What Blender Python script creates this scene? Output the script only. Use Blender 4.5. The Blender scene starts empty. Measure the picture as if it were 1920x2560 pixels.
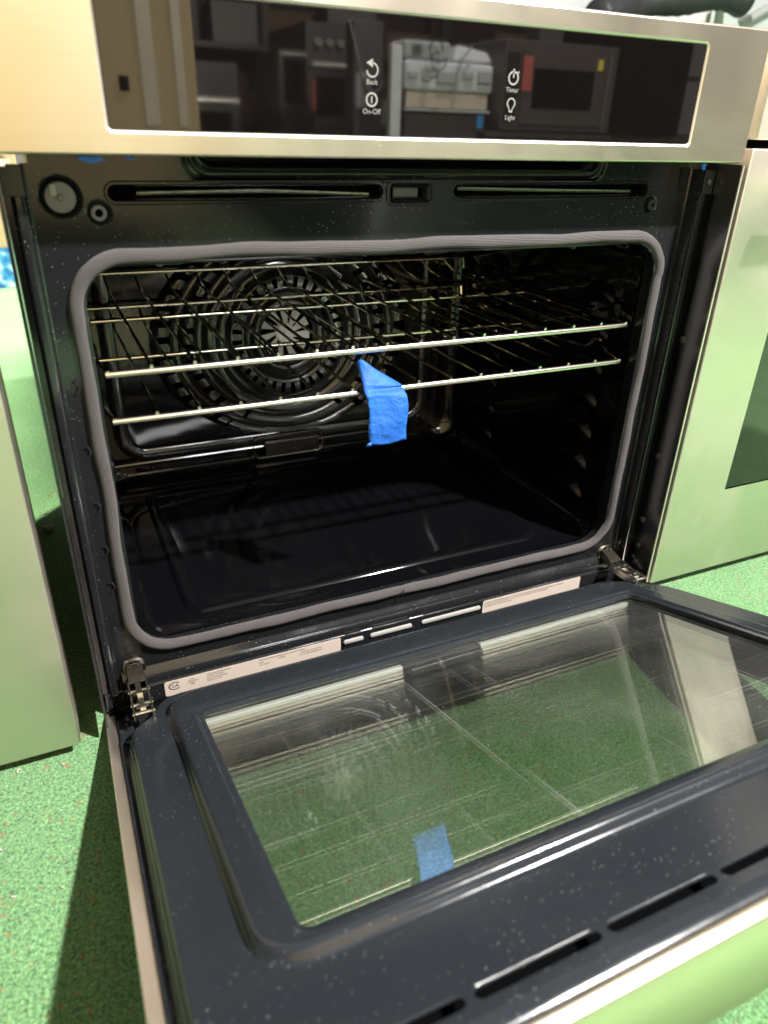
import bpy, bmesh, math, random
from mathutils import Vector, Matrix
from mathutils.geometry import tessellate_polygon
random.seed(7)
S = bpy.context.scene
C = S.collection

# ------------------------------------------------------------------ camera
cam_d = bpy.data.cameras.new("camera")
cam = bpy.data.objects.new("camera", cam_d); C.objects.link(cam)
cam_d.sensor_fit = 'VERTICAL'; cam_d.sensor_height = 36.0; cam_d.sensor_width = 27.0
cam_d.lens = 25.4666
yaw, pit, rol = 0.4431, -0.4869, 0.0305
cy_, sy_, cp_, sp_ = math.cos(yaw), math.sin(yaw), math.cos(pit), math.sin(pit)
fwd = Vector((sy_*cp_, cy_*cp_, sp_)); rt = Vector((cy_, -sy_, 0)); up = rt.cross(fwd)
r2 = rt*math.cos(rol) + up*math.sin(rol); u2 = up*math.cos(rol) - rt*math.sin(rol)
m = Matrix.Identity(4)
for i, c in enumerate((r2, u2, -fwd)):
    for j in range(3): m[j][i] = c[j]
m.translation = Vector((-.3609, -.7015, .63))
cam.matrix_world = m
cam_d.clip_start = .02; cam_d.clip_end = 60
cam_d.dof.use_dof = True; cam_d.dof.focus_distance = .90; cam_d.dof.aperture_fstop = 4.6
S.camera = cam

# ------------------------------------------------------------------ world, lamps, exposure
W = bpy.data.worlds.new("World"); S.world = W; W.use_nodes = True
bg = W.node_tree.nodes["Background"]
bg.inputs[0].default_value = (1.0, .93, .84, 1); bg.inputs[1].default_value = .33

def area(name, loc, tgt, size, sy, power, col):
    d = bpy.data.lights.new(name, 'AREA'); d.shape = 'RECTANGLE'; d.size = size; d.size_y = sy
    d.energy = power; d.color = col
    o = bpy.data.objects.new(name, d); C.objects.link(o); o.location = loc
    o.rotation_euler = (Vector(tgt) - Vector(loc)).to_track_quat('-Z', 'Y').to_euler()
    return o
area('ceiling_spot_lamp', (1.08, -1.50, 2.63), (0, -.25, .2), .10, .10, 265, (1.0, .96, .92))
area('ceiling_lamp_rear', (1.3, 2.3, 2.9), (-.6, .2, .3), .35, .35, 680, (1.0, .95, .84))
area('far_fill_light', (.6, -6.2, 2.6), (0, .3, .3), 2.4, .5, 120, (.96, .96, 1.0))  # added area light, brightens the fan and cavity from across the room
S.view_settings.view_transform = 'Standard'
S.view_settings.look = 'None'
S.view_settings.exposure = 0.12
S.view_settings.gamma = 1.0
S.view_settings.use_curve_mapping = False
S.cycles.use_denoising = True
S.cycles.max_bounces = 10; S.cycles.glossy_bounces = 6; S.cycles.transparent_max_bounces = 24
S.cycles.transmission_bounces = 6; S.cycles.caustics_reflective = False; S.cycles.caustics_refractive = False
S.cycles.sample_clamp_indirect = 6

# ------------------------------------------------------------------ materials
def nm(name):
    mt = bpy.data.materials.new(name); mt.use_nodes = True
    nt = mt.node_tree; return mt, nt, nt.nodes, nt.links, nt.nodes['Principled BSDF']
def setp(b, **k):
    for a, v in k.items():
        b.inputs[a.replace('_', ' ')].default_value = v
def rgb(c): return (c[0], c[1], c[2], 1)
def plain(name, col, rough=.5, metal=0, noise=0, nscale=40, bump=0, bscale=200, spec=.5, coat=0, emis=None):
    mt, nt, N, L, b = nm(name)
    b.inputs['Base Color'].default_value = rgb(col); b.inputs['Roughness'].default_value = rough
    b.inputs['Metallic'].default_value = metal; b.inputs['Specular IOR Level'].default_value = spec
    if coat: b.inputs['Coat Weight'].default_value = coat; b.inputs['Coat Roughness'].default_value = .05
    tc = N.new('ShaderNodeTexCoord')
    n = N.new('ShaderNodeTexNoise'); n.inputs['Scale'].default_value = nscale; n.inputs['Detail'].default_value = 4
    L.new(tc.outputs['Object'], n.inputs['Vector'])
    if noise:
        mx = N.new('ShaderNodeMix'); mx.data_type = 'RGBA'
        mx.inputs['A'].default_value = rgb([x*(1-noise) for x in col]); mx.inputs['B'].default_value = rgb([min(1, x*(1+noise)) for x in col])
        L.new(n.outputs['Fac'], mx.inputs['Factor']); L.new(mx.outputs['Result'], b.inputs['Base Color'])
    mr = N.new('ShaderNodeMapRange'); mr.inputs['To Min'].default_value = max(0, rough*.85); mr.inputs['To Max'].default_value = min(1, rough*1.15)
    L.new(n.outputs['Fac'], mr.inputs['Value']); L.new(mr.outputs['Result'], b.inputs['Roughness'])
    if bump:
        n2 = N.new('ShaderNodeTexNoise'); n2.inputs['Scale'].default_value = bscale; n2.inputs['Detail'].default_value = 3
        L.new(tc.outputs['Object'], n2.inputs['Vector'])
        bp = N.new('ShaderNodeBump'); bp.inputs['Strength'].default_value = 1; bp.inputs['Distance'].default_value = bump
        L.new(n2.outputs['Fac'], bp.inputs['Height']); L.new(bp.outputs['Normal'], b.inputs['Normal'])
    return mt

def steel(name, col=(.74, .66, .54), rough=.24, stretch='x', streak=.00004):
    """brushed stainless steel, grain along one axis"""
    mt, nt, N, L, b = nm(name)
    setp(b, Metallic=1.0, Roughness=rough)
    tc = N.new('ShaderNodeTexCoord'); mp = N.new('ShaderNodeMapping')
    mp.inputs['Scale'].default_value = (3, 900, 900) if stretch == 'x' else (900, 900, 3)
    L.new(tc.outputs['Object'], mp.inputs['Vector'])
    n = N.new('ShaderNodeTexNoise'); n.inputs['Scale'].default_value = 1; n.inputs['Detail'].default_value = 2
    L.new(mp.outputs['Vector'], n.inputs['Vector'])
    n3 = N.new('ShaderNodeTexNoise'); n3.inputs['Scale'].default_value = 6; n3.inputs['Detail'].default_value = 5
    L.new(tc.outputs['Object'], n3.inputs['Vector'])
    mx = N.new('ShaderNodeMix'); mx.data_type = 'RGBA'
    mx.inputs['A'].default_value = rgb([x*.93 for x in col]); mx.inputs['B'].default_value = rgb([x*1.07 for x in col])
    L.new(n.outputs['Fac'], mx.inputs['Factor']); L.new(mx.outputs['Result'], b.inputs['Base Color'])
    n3.inputs['Distortion'].default_value = 1.2
    vd = N.new('ShaderNodeTexVoronoi'); vd.inputs['Scale'].default_value = 60; L.new(tc.outputs['Object'], vd.inputs['Vector'])
    vs_ = N.new('ShaderNodeSeparateColor'); L.new(vd.outputs['Color'], vs_.inputs[0])
    vr = N.new('ShaderNodeMapRange'); vr.inputs['From Min'].default_value = .82; vr.inputs['To Min'].default_value = 0; vr.inputs['To Max'].default_value = .045
    L.new(vs_.outputs[0], vr.inputs['Value'])
    vl = N.new('ShaderNodeMath'); vl.operation = 'LESS_THAN'; L.new(vd.outputs['Distance'], vl.inputs[0]); L.new(vr.outputs['Result'], vl.inputs[1])
    inv = N.new('ShaderNodeMath'); inv.operation = 'SUBTRACT'; inv.inputs[0].default_value = 1; L.new(vl.outputs[0], inv.inputs[1]); L.new(inv.outputs[0], b.inputs['Metallic'])
    mr = N.new('ShaderNodeMapRange'); mr.inputs['From Min'].default_value = .35; mr.inputs['From Max'].default_value = .7; mr.inputs['To Min'].default_value = rough*.92; mr.inputs['To Max'].default_value = rough*1.2
    L.new(n3.outputs['Fac'], mr.inputs['Value']); L.new(mr.outputs['Result'], b.inputs['Roughness'])
    bp = N.new('ShaderNodeBump'); bp.inputs['Strength'].default_value = 1; bp.inputs['Distance'].default_value = streak
    L.new(n.outputs['Fac'], bp.inputs['Height']); L.new(bp.outputs['Normal'], b.inputs['Normal'])
    return mt

def enamel(name, col, rough=.11, speck=True, wav=.0006, wscale=9, peel=.00002, smear=.16, dmin=.34):
    """porcelain enamel with fine white specks and dust"""
    mt, nt, N, L, b = nm(name)
    setp(b, Roughness=rough); b.inputs['Specular IOR Level'].default_value = .55
    tc = N.new('ShaderNodeTexCoord')
    base = N.new('ShaderNodeMix'); base.data_type = 'RGBA'
    base.inputs['A'].default_value = rgb(col); base.inputs['B'].default_value = rgb((.55, .55, .56))
    if speck:
        v = N.new('ShaderNodeTexVoronoi'); v.inputs['Scale'].default_value = 460; v.inputs['Randomness'].default_value = 1
        L.new(tc.outputs['Object'], v.inputs['Vector'])
        # only some cells carry a speck, and its radius varies
        sep = N.new('ShaderNodeSeparateColor'); L.new(v.outputs['Color'], sep.inputs[0])
        rad = N.new('ShaderNodeMapRange'); rad.inputs['From Min'].default_value = .62; rad.inputs['From Max'].default_value = 1
        rad.inputs['To Min'].default_value = 0.0; rad.inputs['To Max'].default_value = .17
        L.new(sep.outputs[0], rad.inputs['Value'])
        lt = N.new('ShaderNodeMath'); lt.operation = 'LESS_THAN'
        L.new(v.outputs['Distance'], lt.inputs[0]); L.new(rad.outputs['Result'], lt.inputs[1])
        nz = N.new('ShaderNodeTexNoise'); nz.inputs['Scale'].default_value = 14; nz.inputs['Detail'].default_value = 2
        L.new(tc.outputs['Object'], nz.inputs['Vector'])
        mr = N.new('ShaderNodeMapRange'); mr.inputs['From Min'].default_value = dmin; mr.inputs['From Max'].default_value = dmin+.22
        L.new(nz.outputs['Fac'], mr.inputs['Value'])
        mu = N.new('ShaderNodeMath'); mu.operation = 'MULTIPLY'
        L.new(lt.outputs[0], mu.inputs[0]); L.new(mr.outputs['Result'], mu.inputs[1])
        mu2 = N.new('ShaderNodeMath'); mu2.operation = 'MULTIPLY'; mu2.inputs[1].default_value = .75
        L.new(mu.outputs[0], mu2.inputs[0])
        L.new(mu2.outputs[0], base.inputs['Factor'])
        rr_ = N.new('ShaderNodeMapRange'); rr_.inputs['To Min'].default_value = rough; rr_.inputs['To Max'].default_value = .7
        L.new(mu2.outputs[0], rr_.inputs['Value']); L.new(rr_.outputs['Result'], b.inputs['Roughness'])
    else:
        base.inputs['Factor'].default_value = 0
    L.new(base.outputs['Result'], b.inputs['Base Color'])
    sm = N.new('ShaderNodeTexNoise'); sm.inputs['Scale'].default_value = 7; sm.inputs['Detail'].default_value = 6; sm.inputs['Distortion'].default_value = .8
    L.new(tc.outputs['Object'], sm.inputs['Vector'])
    sr = N.new('ShaderNodeMapRange'); sr.inputs['From Min'].default_value = .48; sr.inputs['From Max'].default_value = .75; sr.inputs['To Max'].default_value = smear if speck else .04
    L.new(sm.outputs['Fac'], sr.inputs['Value'])
    ra = N.new('ShaderNodeMath'); ra.operation = 'ADD'; L.new(sr.outputs['Result'], ra.inputs[0])
    if speck: L.new(rr_.outputs['Result'], ra.inputs[1])
    else: ra.inputs[1].default_value = rough
    L.new(ra.outputs[0], b.inputs['Roughness'])
    n = N.new('ShaderNodeTexNoise'); n.inputs['Scale'].default_value = wscale; n.inputs['Detail'].default_value = 1
    L.new(tc.outputs['Object'], n.inputs['Vector'])
    n2 = N.new('ShaderNodeTexNoise'); n2.inputs['Scale'].default_value = 420; n2.inputs['Detail'].default_value = 1
    L.new(tc.outputs['Object'], n2.inputs['Vector'])
    b1 = N.new('ShaderNodeBump'); b1.inputs['Strength'].default_value = 1; b1.inputs['Distance'].default_value = wav
    b2 = N.new('ShaderNodeBump'); b2.inputs['Strength'].default_value = 1; b2.inputs['Distance'].default_value = peel
    L.new(n.outputs['Fac'], b1.inputs['Height']); L.new(n2.outputs['Fac'], b2.inputs['Height'])
    L.new(b1.outputs['Normal'], b2.inputs['Normal']); L.new(b2.outputs['Normal'], b.inputs['Normal'])
    return mt

def glass_pane(name, tint=(.86, .92, .88), refl=.10, smudge=False):
    """thin window glass: clear, tinted, with a coated reflecting face"""
    mt, nt, N, L, b = nm(name); N.remove(b)
    out = [n for n in N if n.type == 'OUTPUT_MATERIAL'][0]
    tr = N.new('ShaderNodeBsdfTransparent'); tr.inputs[0].default_value = rgb(tint)
    gl = N.new('ShaderNodeBsdfAnisotropic'); gl.inputs['Roughness'].default_value = .012
    gl.inputs[0].default_value = (1, 1, 1, 1)
    lw = N.new('ShaderNodeLayerWeight'); lw.inputs['Blend'].default_value = .5
    fr = N.new('ShaderNodeMath'); fr.operation = 'POWER'; fr.inputs[1].default_value = 4.2; L.new(lw.outputs['Facing'], fr.inputs[0])
    ad = N.new('ShaderNodeMath'); ad.operation = 'ADD'; ad.use_clamp = True; ad.inputs[1].default_value = refl
    L.new(fr.outputs[0], ad.inputs[0])
    mx = N.new('ShaderNodeMixShader'); L.new(ad.outputs[0], mx.inputs[0]); L.new(tr.outputs[0], mx.inputs[1]); L.new(gl.outputs[0], mx.inputs[2])
    last = mx
    if smudge:
        tc = N.new('ShaderNodeTexCoord')
        df = N.new('ShaderNodeBsdfDiffuse'); df.inputs[0].default_value = (.75, .76, .74, 1)
        # wipe marks: long faint lines, crossing
        facs = []
        for sc, rot, th in (((1.5, 420, 1), -.02, .64), ((420, 2, 1), .10, .66), ((8, 300, 1), .03, .69)):
            mp = N.new('ShaderNodeMapping'); mp.inputs['Scale'].default_value = sc; mp.inputs['Rotation'].default_value = (0, 0, rot)
            L.new(tc.outputs['Object'], mp.inputs['Vector'])
            n = N.new('ShaderNodeTexNoise'); n.inputs['Scale'].default_value = 1; n.inputs['Detail'].default_value = 2
            L.new(mp.outputs['Vector'], n.inputs['Vector'])
            mr = N.new('ShaderNodeMapRange'); mr.inputs['From Min'].default_value = th; mr.inputs['From Max'].default_value = th+.12
            mr.inputs['To Max'].default_value = .20
            L.new(n.outputs['Fac'], mr.inputs['Value']); facs.append(mr)
        n = N.new('ShaderNodeTexNoise'); n.inputs['Scale'].default_value = 7; n.inputs['Detail'].default_value = 5
        L.new(tc.outputs['Object'], n.inputs['Vector'])
        mr = N.new('ShaderNodeMapRange'); mr.inputs['From Min'].default_value = .3; mr.inputs['From Max'].default_value = .85; mr.inputs['To Min'].default_value = .003; mr.inputs['To Max'].default_value = .04
        L.new(n.outputs['Fac'], mr.inputs['Value']); facs.append(mr)
        v = N.new('ShaderNodeTexVoronoi'); v.inputs['Scale'].default_value = 95
        L.new(tc.outputs['Object'], v.inputs['Vector'])
        mr = N.new('ShaderNodeMapRange'); mr.inputs['From Min'].default_value = .055; mr.inputs['From Max'].default_value = .03; mr.inputs['To Max'].default_value = .5
        L.new(v.outputs['Distance'], mr.inputs['Value']); facs.append(mr)
        acc = facs[0].outputs[0]
        for f in facs[1:]:
            a = N.new('ShaderNodeMath'); a.operation = 'MAXIMUM'; L.new(acc, a.inputs[0]); L.new(f.outputs[0], a.inputs[1]); acc = a.outputs[0]
        m2 = N.new('ShaderNodeMixShader'); L.new(acc, m2.inputs[0]); L.new(mx.outputs[0], m2.inputs[1]); L.new(df.outputs[0], m2.inputs[2])
        last = m2
    L.new(last.outputs[0], out.inputs[0])
    return mt

def carpet_mat():
    mt, nt, N, L, b = nm('carpet')
    setp(b, Roughness=.95); b.inputs['Specular IOR Level'].default_value = .1
    b.inputs['Sheen Weight'].default_value = .3; b.inputs['Sheen Roughness'].default_value = .5
    tc = N.new('ShaderNodeTexCoord')
    def noise(sc, det, dist=0):
        n = N.new('ShaderNodeTexNoise'); n.inputs['Scale'].default_value = sc; n.inputs['Detail'].default_value = det; n.inputs['Distortion'].default_value = dist
        L.new(tc.outputs['Object'], n.inputs['Vector']); return n
    a = noise(330, 3, .6); c = noise(9, 4)
    cr = N.new('ShaderNodeValToRGB')
    cr.color_ramp.elements[0].position = .30; cr.color_ramp.elements[0].color = (.045, .165, .045, 1)
    cr.color_ramp.elements[1].position = .66; cr.color_ramp.elements[1].color = (.27, .60, .225, 1)
    L.new(a.outputs['Fac'], cr.inputs[0])
    big = N.new('ShaderNodeMix'); big.data_type = 'RGBA'; big.blend_type = 'MULTIPLY'
    cr2 = N.new('ShaderNodeValToRGB')
    cr2.color_ramp.elements[0].position = .3; cr2.color_ramp.elements[0].color = (.82, .84, .82, 1)
    cr2.color_ramp.elements[1].position = .7; cr2.color_ramp.elements[1].color = (1, 1, 1, 1)
    L.new(c.outputs['Fac'], cr2.inputs[0])
    big.inputs['Factor'].default_value = 1
    L.new(cr.outputs[0], big.inputs['A']); L.new(cr2.outputs[0], big.inputs['B'])
    # orange-brown yarn flecks
    v = N.new('ShaderNodeTexVoronoi'); v.inputs['Scale'].default_value = 105; v.inputs['Randomness'].default_value = .8
    nv = noise(260, 2)
    vm = N.new('ShaderNodeMix'); vm.data_type = 'VECTOR'; vm.inputs['Factor'].default_value = .010
    L.new(tc.outputs['Object'], vm.inputs['A']); L.new(nv.outputs['Color'], vm.inputs['B'])
    L.new(vm.outputs['Result'], v.inputs['Vector'])
    sep = N.new('ShaderNodeSeparateColor'); L.new(v.outputs['Color'], sep.inputs[0])
    rad = N.new('ShaderNodeMapRange'); rad.inputs['From Min'].default_value = .10; rad.inputs['From Max'].default_value = 1; rad.inputs['To Min'].default_value = .0; rad.inputs['To Max'].default_value = .25
    L.new(sep.outputs[0], rad.inputs['Value'])
    lt = N.new('ShaderNodeMath'); lt.operation = 'LESS_THAN'; L.new(v.outputs['Distance'], lt.inputs[0]); L.new(rad.outputs['Result'], lt.inputs[1])
    mf = N.new('ShaderNodeMath'); mf.operation = 'MULTIPLY'; mf.inputs[1].default_value = .68; L.new(lt.outputs[0], mf.inputs[0])
    fx = N.new('ShaderNodeMix'); fx.data_type = 'RGBA'; fx.inputs['B'].default_value = (.50, .14, .045, 1)
    L.new(mf.outputs[0], fx.inputs['Factor']); L.new(big.outputs['Result'], fx.inputs['A'])
    L.new(fx.outputs['Result'], b.inputs['Base Color'])
    h = noise(430, 4, 1.2)
    bp = N.new('ShaderNodeBump'); bp.inputs['Strength'].default_value = 1; bp.inputs['Distance'].default_value = .0042
    L.new(h.outputs['Fac'], bp.inputs['Height']); L.new(bp.outputs['Normal'], b.inputs['Normal'])
    return mt

def woven(name):
    mt, nt, N, L, b = nm(name)
    setp(b, Roughness=.75); b.inputs['Sheen Weight'].default_value = .1
    uv = N.new('ShaderNodeUVMap'); uv.uv_map = 'uv'
    sp = N.new('ShaderNodeSeparateXYZ'); L.new(uv.outputs[0], sp.inputs[0])
    def wave(src, k, phase=None):
        a = N.new('ShaderNodeMath'); a.operation = 'MULTIPLY'; a.inputs[1].default_value = k; L.new(src, a.inputs[0])
        if phase is not None:
            p = N.new('ShaderNodeMath'); p.operation = 'ADD'; L.new(a.outputs[0], p.inputs[0]); L.new(phase, p.inputs[1]); a = p
        s = N.new('ShaderNodeMath'); s.operation = 'SINE'; L.new(a.outputs[0], s.inputs[0])
        m_ = N.new('ShaderNodeMath'); m_.operation = 'MULTIPLY_ADD'; m_.inputs[1].default_value = .5; m_.inputs[2].default_value = .5
        L.new(s.outputs[0], m_.inputs[0]); return m_.outputs[0]
    rib = wave(sp.outputs[1], 2*math.pi/.0017)
    sgn = wave(sp.outputs[1], 2*math.pi/.0034)
    ph = N.new('ShaderNodeMath'); ph.operation = 'MULTIPLY'; ph.inputs[1].default_value = 3.1; L.new(sgn, ph.inputs[0])
    st = wave(sp.outputs[0], 2*math.pi/.0019, ph.outputs[0])
    mul = N.new('ShaderNodeMath'); mul.operation = 'MULTIPLY'; L.new(rib, mul.inputs[0]); L.new(st, mul.inputs[1])
    mu2 = N.new('ShaderNodeMath'); mu2.operation = 'MULTIPLY_ADD'; mu2.inputs[1].default_value = .5; L.new(rib, mu2.inputs[0]); L.new(mul.outputs[0], mu2.inputs[2])
    cr = N.new('ShaderNodeValToRGB')
    cr.color_ramp.elements[0].position = .05; cr.color_ramp.elements[0].color = (.022, .018, .019, 1)
    cr.color_ramp.elements[1].position = 1.0; cr.color_ramp.elements[1].color = (.15, .136, .138, 1)
    L.new(mu2.outputs[0], cr.inputs[0]); L.new(cr.outputs[0], b.inputs['Base Color'])
    bp = N.new('ShaderNodeBump'); bp.inputs['Strength'].default_value = 1; bp.inputs['Distance'].default_value = .0006
    L.new(mu2.outputs[0], bp.inputs['Height']); L.new(bp.outputs['Normal'], b.inputs['Normal'])
    return mt

M = {
 'steel': steel('brushed_stainless', rough=.31, streak=.00004),
 'steel_n': steel('brushed_stainless_warm', (.76, .69, .61), .42, 'x', .00005),
 'steel_edge': steel('steel_edge', (.86, .77, .70), .42),
 'steel_v': steel('brushed_stainless_side', (.62, .57, .51), .30, 'z'),
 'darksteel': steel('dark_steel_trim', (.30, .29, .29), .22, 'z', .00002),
 'enamel': enamel('black_enamel', (.010, .011, .0125)),
 'door_enamel': enamel('blue_black_enamel', (.019, .023, .028), .14),
 'cavity': enamel('cavity_enamel', (.003, .003, .004), .07, False, .0012, 11),
 'cavity_back': enamel('cavity_back_enamel', (.014, .014, .013), .12, False, .0003, 16),
 'black': plain('black_void', (.003, .003, .003), .8, spec=0),
 'blackplastic': plain('black_plastic', (.015, .015, .017), .35),
 'chrome': plain('rack_chrome', (.80, .74, .64), .10, 1, .05, 300),
 'zinc': plain('zinc_plated', (.62, .60, .54), .25, 1, .12, 120, .0002, 300),
 'zincdark': plain('yellow_zinc', (.22, .195, .16), .30, 1, .15, 120, .0002, 300),
 'fan': plain('fan_aluminium', (.95, .94, .92), .5, .1, .06, 90),
 'gasket': woven('woven_gasket'),
 'tape': None,
 'paper': plain('label_paper', (.55, .47, .41), .55, 0, .04, 60),
 'ink': plain('label_ink', (.03, .03, .035), .6),
 'ink_grey': plain('label_ink_grey', (.10, .08, .08), .6),
 'print': plain('panel_print', (.26, .26, .255), .5),
 'glass': glass_pane('door_glass', (.96, .97, .94), .17, True),
 'glass_out': glass_pane('outer_door_glass', (.965, .975, .95), .07, False),
 'carpet': carpet_mat(),
 'card': plain('cardboard', (.45, .335, .20), .85, 0, .12, 5, .0004, 60),
 'card_dark': plain('old_cardboard', (.22, .15, .10), .85, 0, .2, 5),
 'cardtape': plain('parcel_tape', (.58, .50, .40), .35, 0, .05, 9),
 'white': plain('white_appliance_enamel', (.42, .45, .44), .28, 0, .03, 4),
 'whitefoam': plain('white_foam', (.66, .67, .70), .8, 0, .1, 12, .003, 18),
 'grey': plain('grey_plastic', (.30, .30, .30), .5, 0, .1, 14),
 'darkgrey': plain('dark_grey_metal', (.09, .085, .085), .35, .3, .1, 14),
 'rubberplug': plain('grey_lens', (.15, .14, .175), .35, 0, .08, 60),
 'red': plain('red_sticker', (.45, .09, .08), .5),
 'yellow': plain('yellow_sticker', (.70, .58, .08), .5),
 'cyanblue': plain('blue_strip', (.05, .35, .85), .5),
 'foil': plain('black_hose_plastic', (.012, .012, .014), .62, 0, .2, 20, .004, 30),
 'crumb': plain('crumb', (.60, .52, .40), .9, 0, .2, 200, .001, 200),
 'mwbrown': plain('brown_steel', (.085, .07, .07), .4, .2, .1, 14),
 'clamp': plain('bright_clamp', (.85, .87, .84), .3, 0, .03, 30),
 'rail': plain('rail_chrome', (.86, .79, .70), .22, 1, .03, 12),
 'guide': plain('guide_enamel', (.003, .003, .004), .22, spec=.25),
 'slot_glint': plain('pale_slot_glint', (.36, .36, .34), .25, 0, .05, 60),  # pale colour carries the bright reflections of the sill slots
 'cable': plain('cable_grey', (.30, .30, .30), .5),
}
M['cavity_back'].node_tree.nodes['Principled BSDF'].inputs['Specular IOR Level'].default_value = .9
# control glass: deep black glass with a reflecting face
M['ctrlglass'] = enamel('control_glass', (.004, .003, .003), .02, True, 0, 9, 0, .035, .62)
b = M['ctrlglass'].node_tree.nodes['Principled BSDF']; b.inputs['IOR'].default_value = 1.78; b.inputs['Specular IOR Level'].default_value = .5
# painter's tape: crepe paper
mt, nt, N, L, b = nm('painters_tape'); setp(b, Roughness=.6)
b.inputs['Base Color'].default_value = (.02, .17, .72, 1); b.inputs['Subsurface Weight'].default_value = .0
tc = N.new('ShaderNodeTexCoord'); mp = N.new('ShaderNodeMapping'); mp.inputs['Scale'].default_value = (1500, 700, 260)
L.new(tc.outputs['Object'], mp.inputs[0]); n = N.new('ShaderNodeTexNoise'); n.inputs['Scale'].default_value = 1; n.inputs['Detail'].default_value = 3
L.new(mp.outputs[0], n.inputs['Vector']); bp = N.new('ShaderNodeBump'); bp.inputs['Distance'].default_value = .0005
L.new(n.outputs['Fac'], bp.inputs['Height'])
n5 = N.new('ShaderNodeTexNoise'); n5.inputs['Scale'].default_value = 45; n5.inputs['Detail'].default_value = 4; L.new(tc.outputs['Object'], n5.inputs['Vector'])
b5 = N.new('ShaderNodeBump'); b5.inputs['Distance'].default_value = .006; L.new(n5.outputs['Fac'], b5.inputs['Height']); L.new(b5.outputs[0], bp.inputs['Normal'])
L.new(bp.outputs[0], b.inputs['Normal'])
mx = N.new('ShaderNodeMix'); mx.data_type = 'RGBA'; mx.inputs['A'].default_value = (.006, .085, .42, 1); mx.inputs['B'].default_value = (.022, .165, .66, 1)
L.new(n5.outputs['Fac'], mx.inputs['Factor']); L.new(mx.outputs['Result'], b.inputs['Base Color'])
M['tape'] = mt
# blue printed carton
mt, nt, N, L, b = nm('blue_printed_carton'); setp(b, Roughness=.6)
tc = N.new('ShaderNodeTexCoord'); n = N.new('ShaderNodeTexNoise'); n.inputs['Scale'].default_value = 22; n.inputs['Detail'].default_value = 5
L.new(tc.outputs['Object'], n.inputs['Vector']); cr = N.new('ShaderNodeValToRGB')
cr.color_ramp.elements[0].position = .40; cr.color_ramp.elements[0].color = (.01, .13, .42, 1)
cr.color_ramp.elements[1].position = .66; cr.color_ramp.elements[1].color = (.60, .68, .74, 1)
e = cr.color_ramp.elements.new(.53); e.color = (.07, .33, .62, 1)
L.new(n.outputs['Fac'], cr.inputs[0]); L.new(cr.outputs[0], b.inputs['Base Color']); M['carton'] = mt

# ------------------------------------------------------------------ mesh helpers
class MB:
    def __init__(s): s.v = []; s.f = []; s.uv = []
    def add(s, vs, fs, uvs=None):
        o = len(s.v); s.v += [tuple(p) for p in vs]; s.f += [tuple(i+o for i in f) for f in fs]
        s.uv += list(uvs) if uvs else [(0, 0)]*len(vs)
        return s
    def box(s, x0, x1, y0, y1, z0, z1):
        vs = [(x, y, z) for z in (z0, z1) for y in (y0, y1) for x in (x0, x1)]
        return s.add(vs, [(0, 2, 3, 1), (4, 5, 7, 6), (0, 1, 5, 4), (2, 6, 7, 3), (0, 4, 6, 2), (1, 3, 7, 5)])
    def loft(s, loops, closed=True, cap0=False, cap1=False):
        n = len(loops[0]); vs = [p for l in loops for p in l]; fs = []
        for k in range(len(loops)-1):
            for i in range(n if closed else n-1):
                j = (i+1) % n
                fs.append((k*n+i, k*n+j, (k+1)*n+j, (k+1)*n+i))
        if cap0: fs.append(tuple(range(n-1, -1, -1)))
        if cap1: fs.append(tuple((len(loops)-1)*n+i for i in range(n)))
        return s.add(vs, fs)
    def plate(s, outer, holes):
        """flat polygon with holes"""
        loops = [[Vector(p) for p in outer]] + [[Vector(p) for p in h] for h in holes]
        tris = tessellate_polygon(loops)
        vs = [p for l in loops for p in l]
        return s.add(vs, [tuple(t) for t in tris])
    def tube(s, path, r, n=10, caps=True, closed=False):
        P = [Vector(p) for p in path]; loops = []
        m_ = len(P); prev = None
        for i in range(m_):
            if closed: t = (P[(i+1) % m_]-P[i-1]).normalized()
            else: t = (P[min(i+1, m_-1)]-P[max(i-1, 0)]).normalized()
            if prev is None:
                a = Vector((0, 0, 1)) if abs(t.z) < .9 else Vector((1, 0, 0)); u = t.cross(a).normalized()
            else:
                u = (prev - t*prev.dot(t)).normalized()
            prev = u; w = t.cross(u); rr_ = r[i] if isinstance(r, (list, tuple)) else r
            loops.append([tuple(P[i]+u*math.cos(2*math.pi*k/n)*rr_+w*math.sin(2*math.pi*k/n)*rr_) for k in range(n)])
        if closed: loops.append(loops[0])
        return s.loft(loops, True, caps and not closed, caps and not closed)
    def cyl(s, c, axis, r, h, n=24):
        c = Vector(c); a = Vector(axis).normalized()
        return s.tube([c, c+a*h], r, n)

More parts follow.
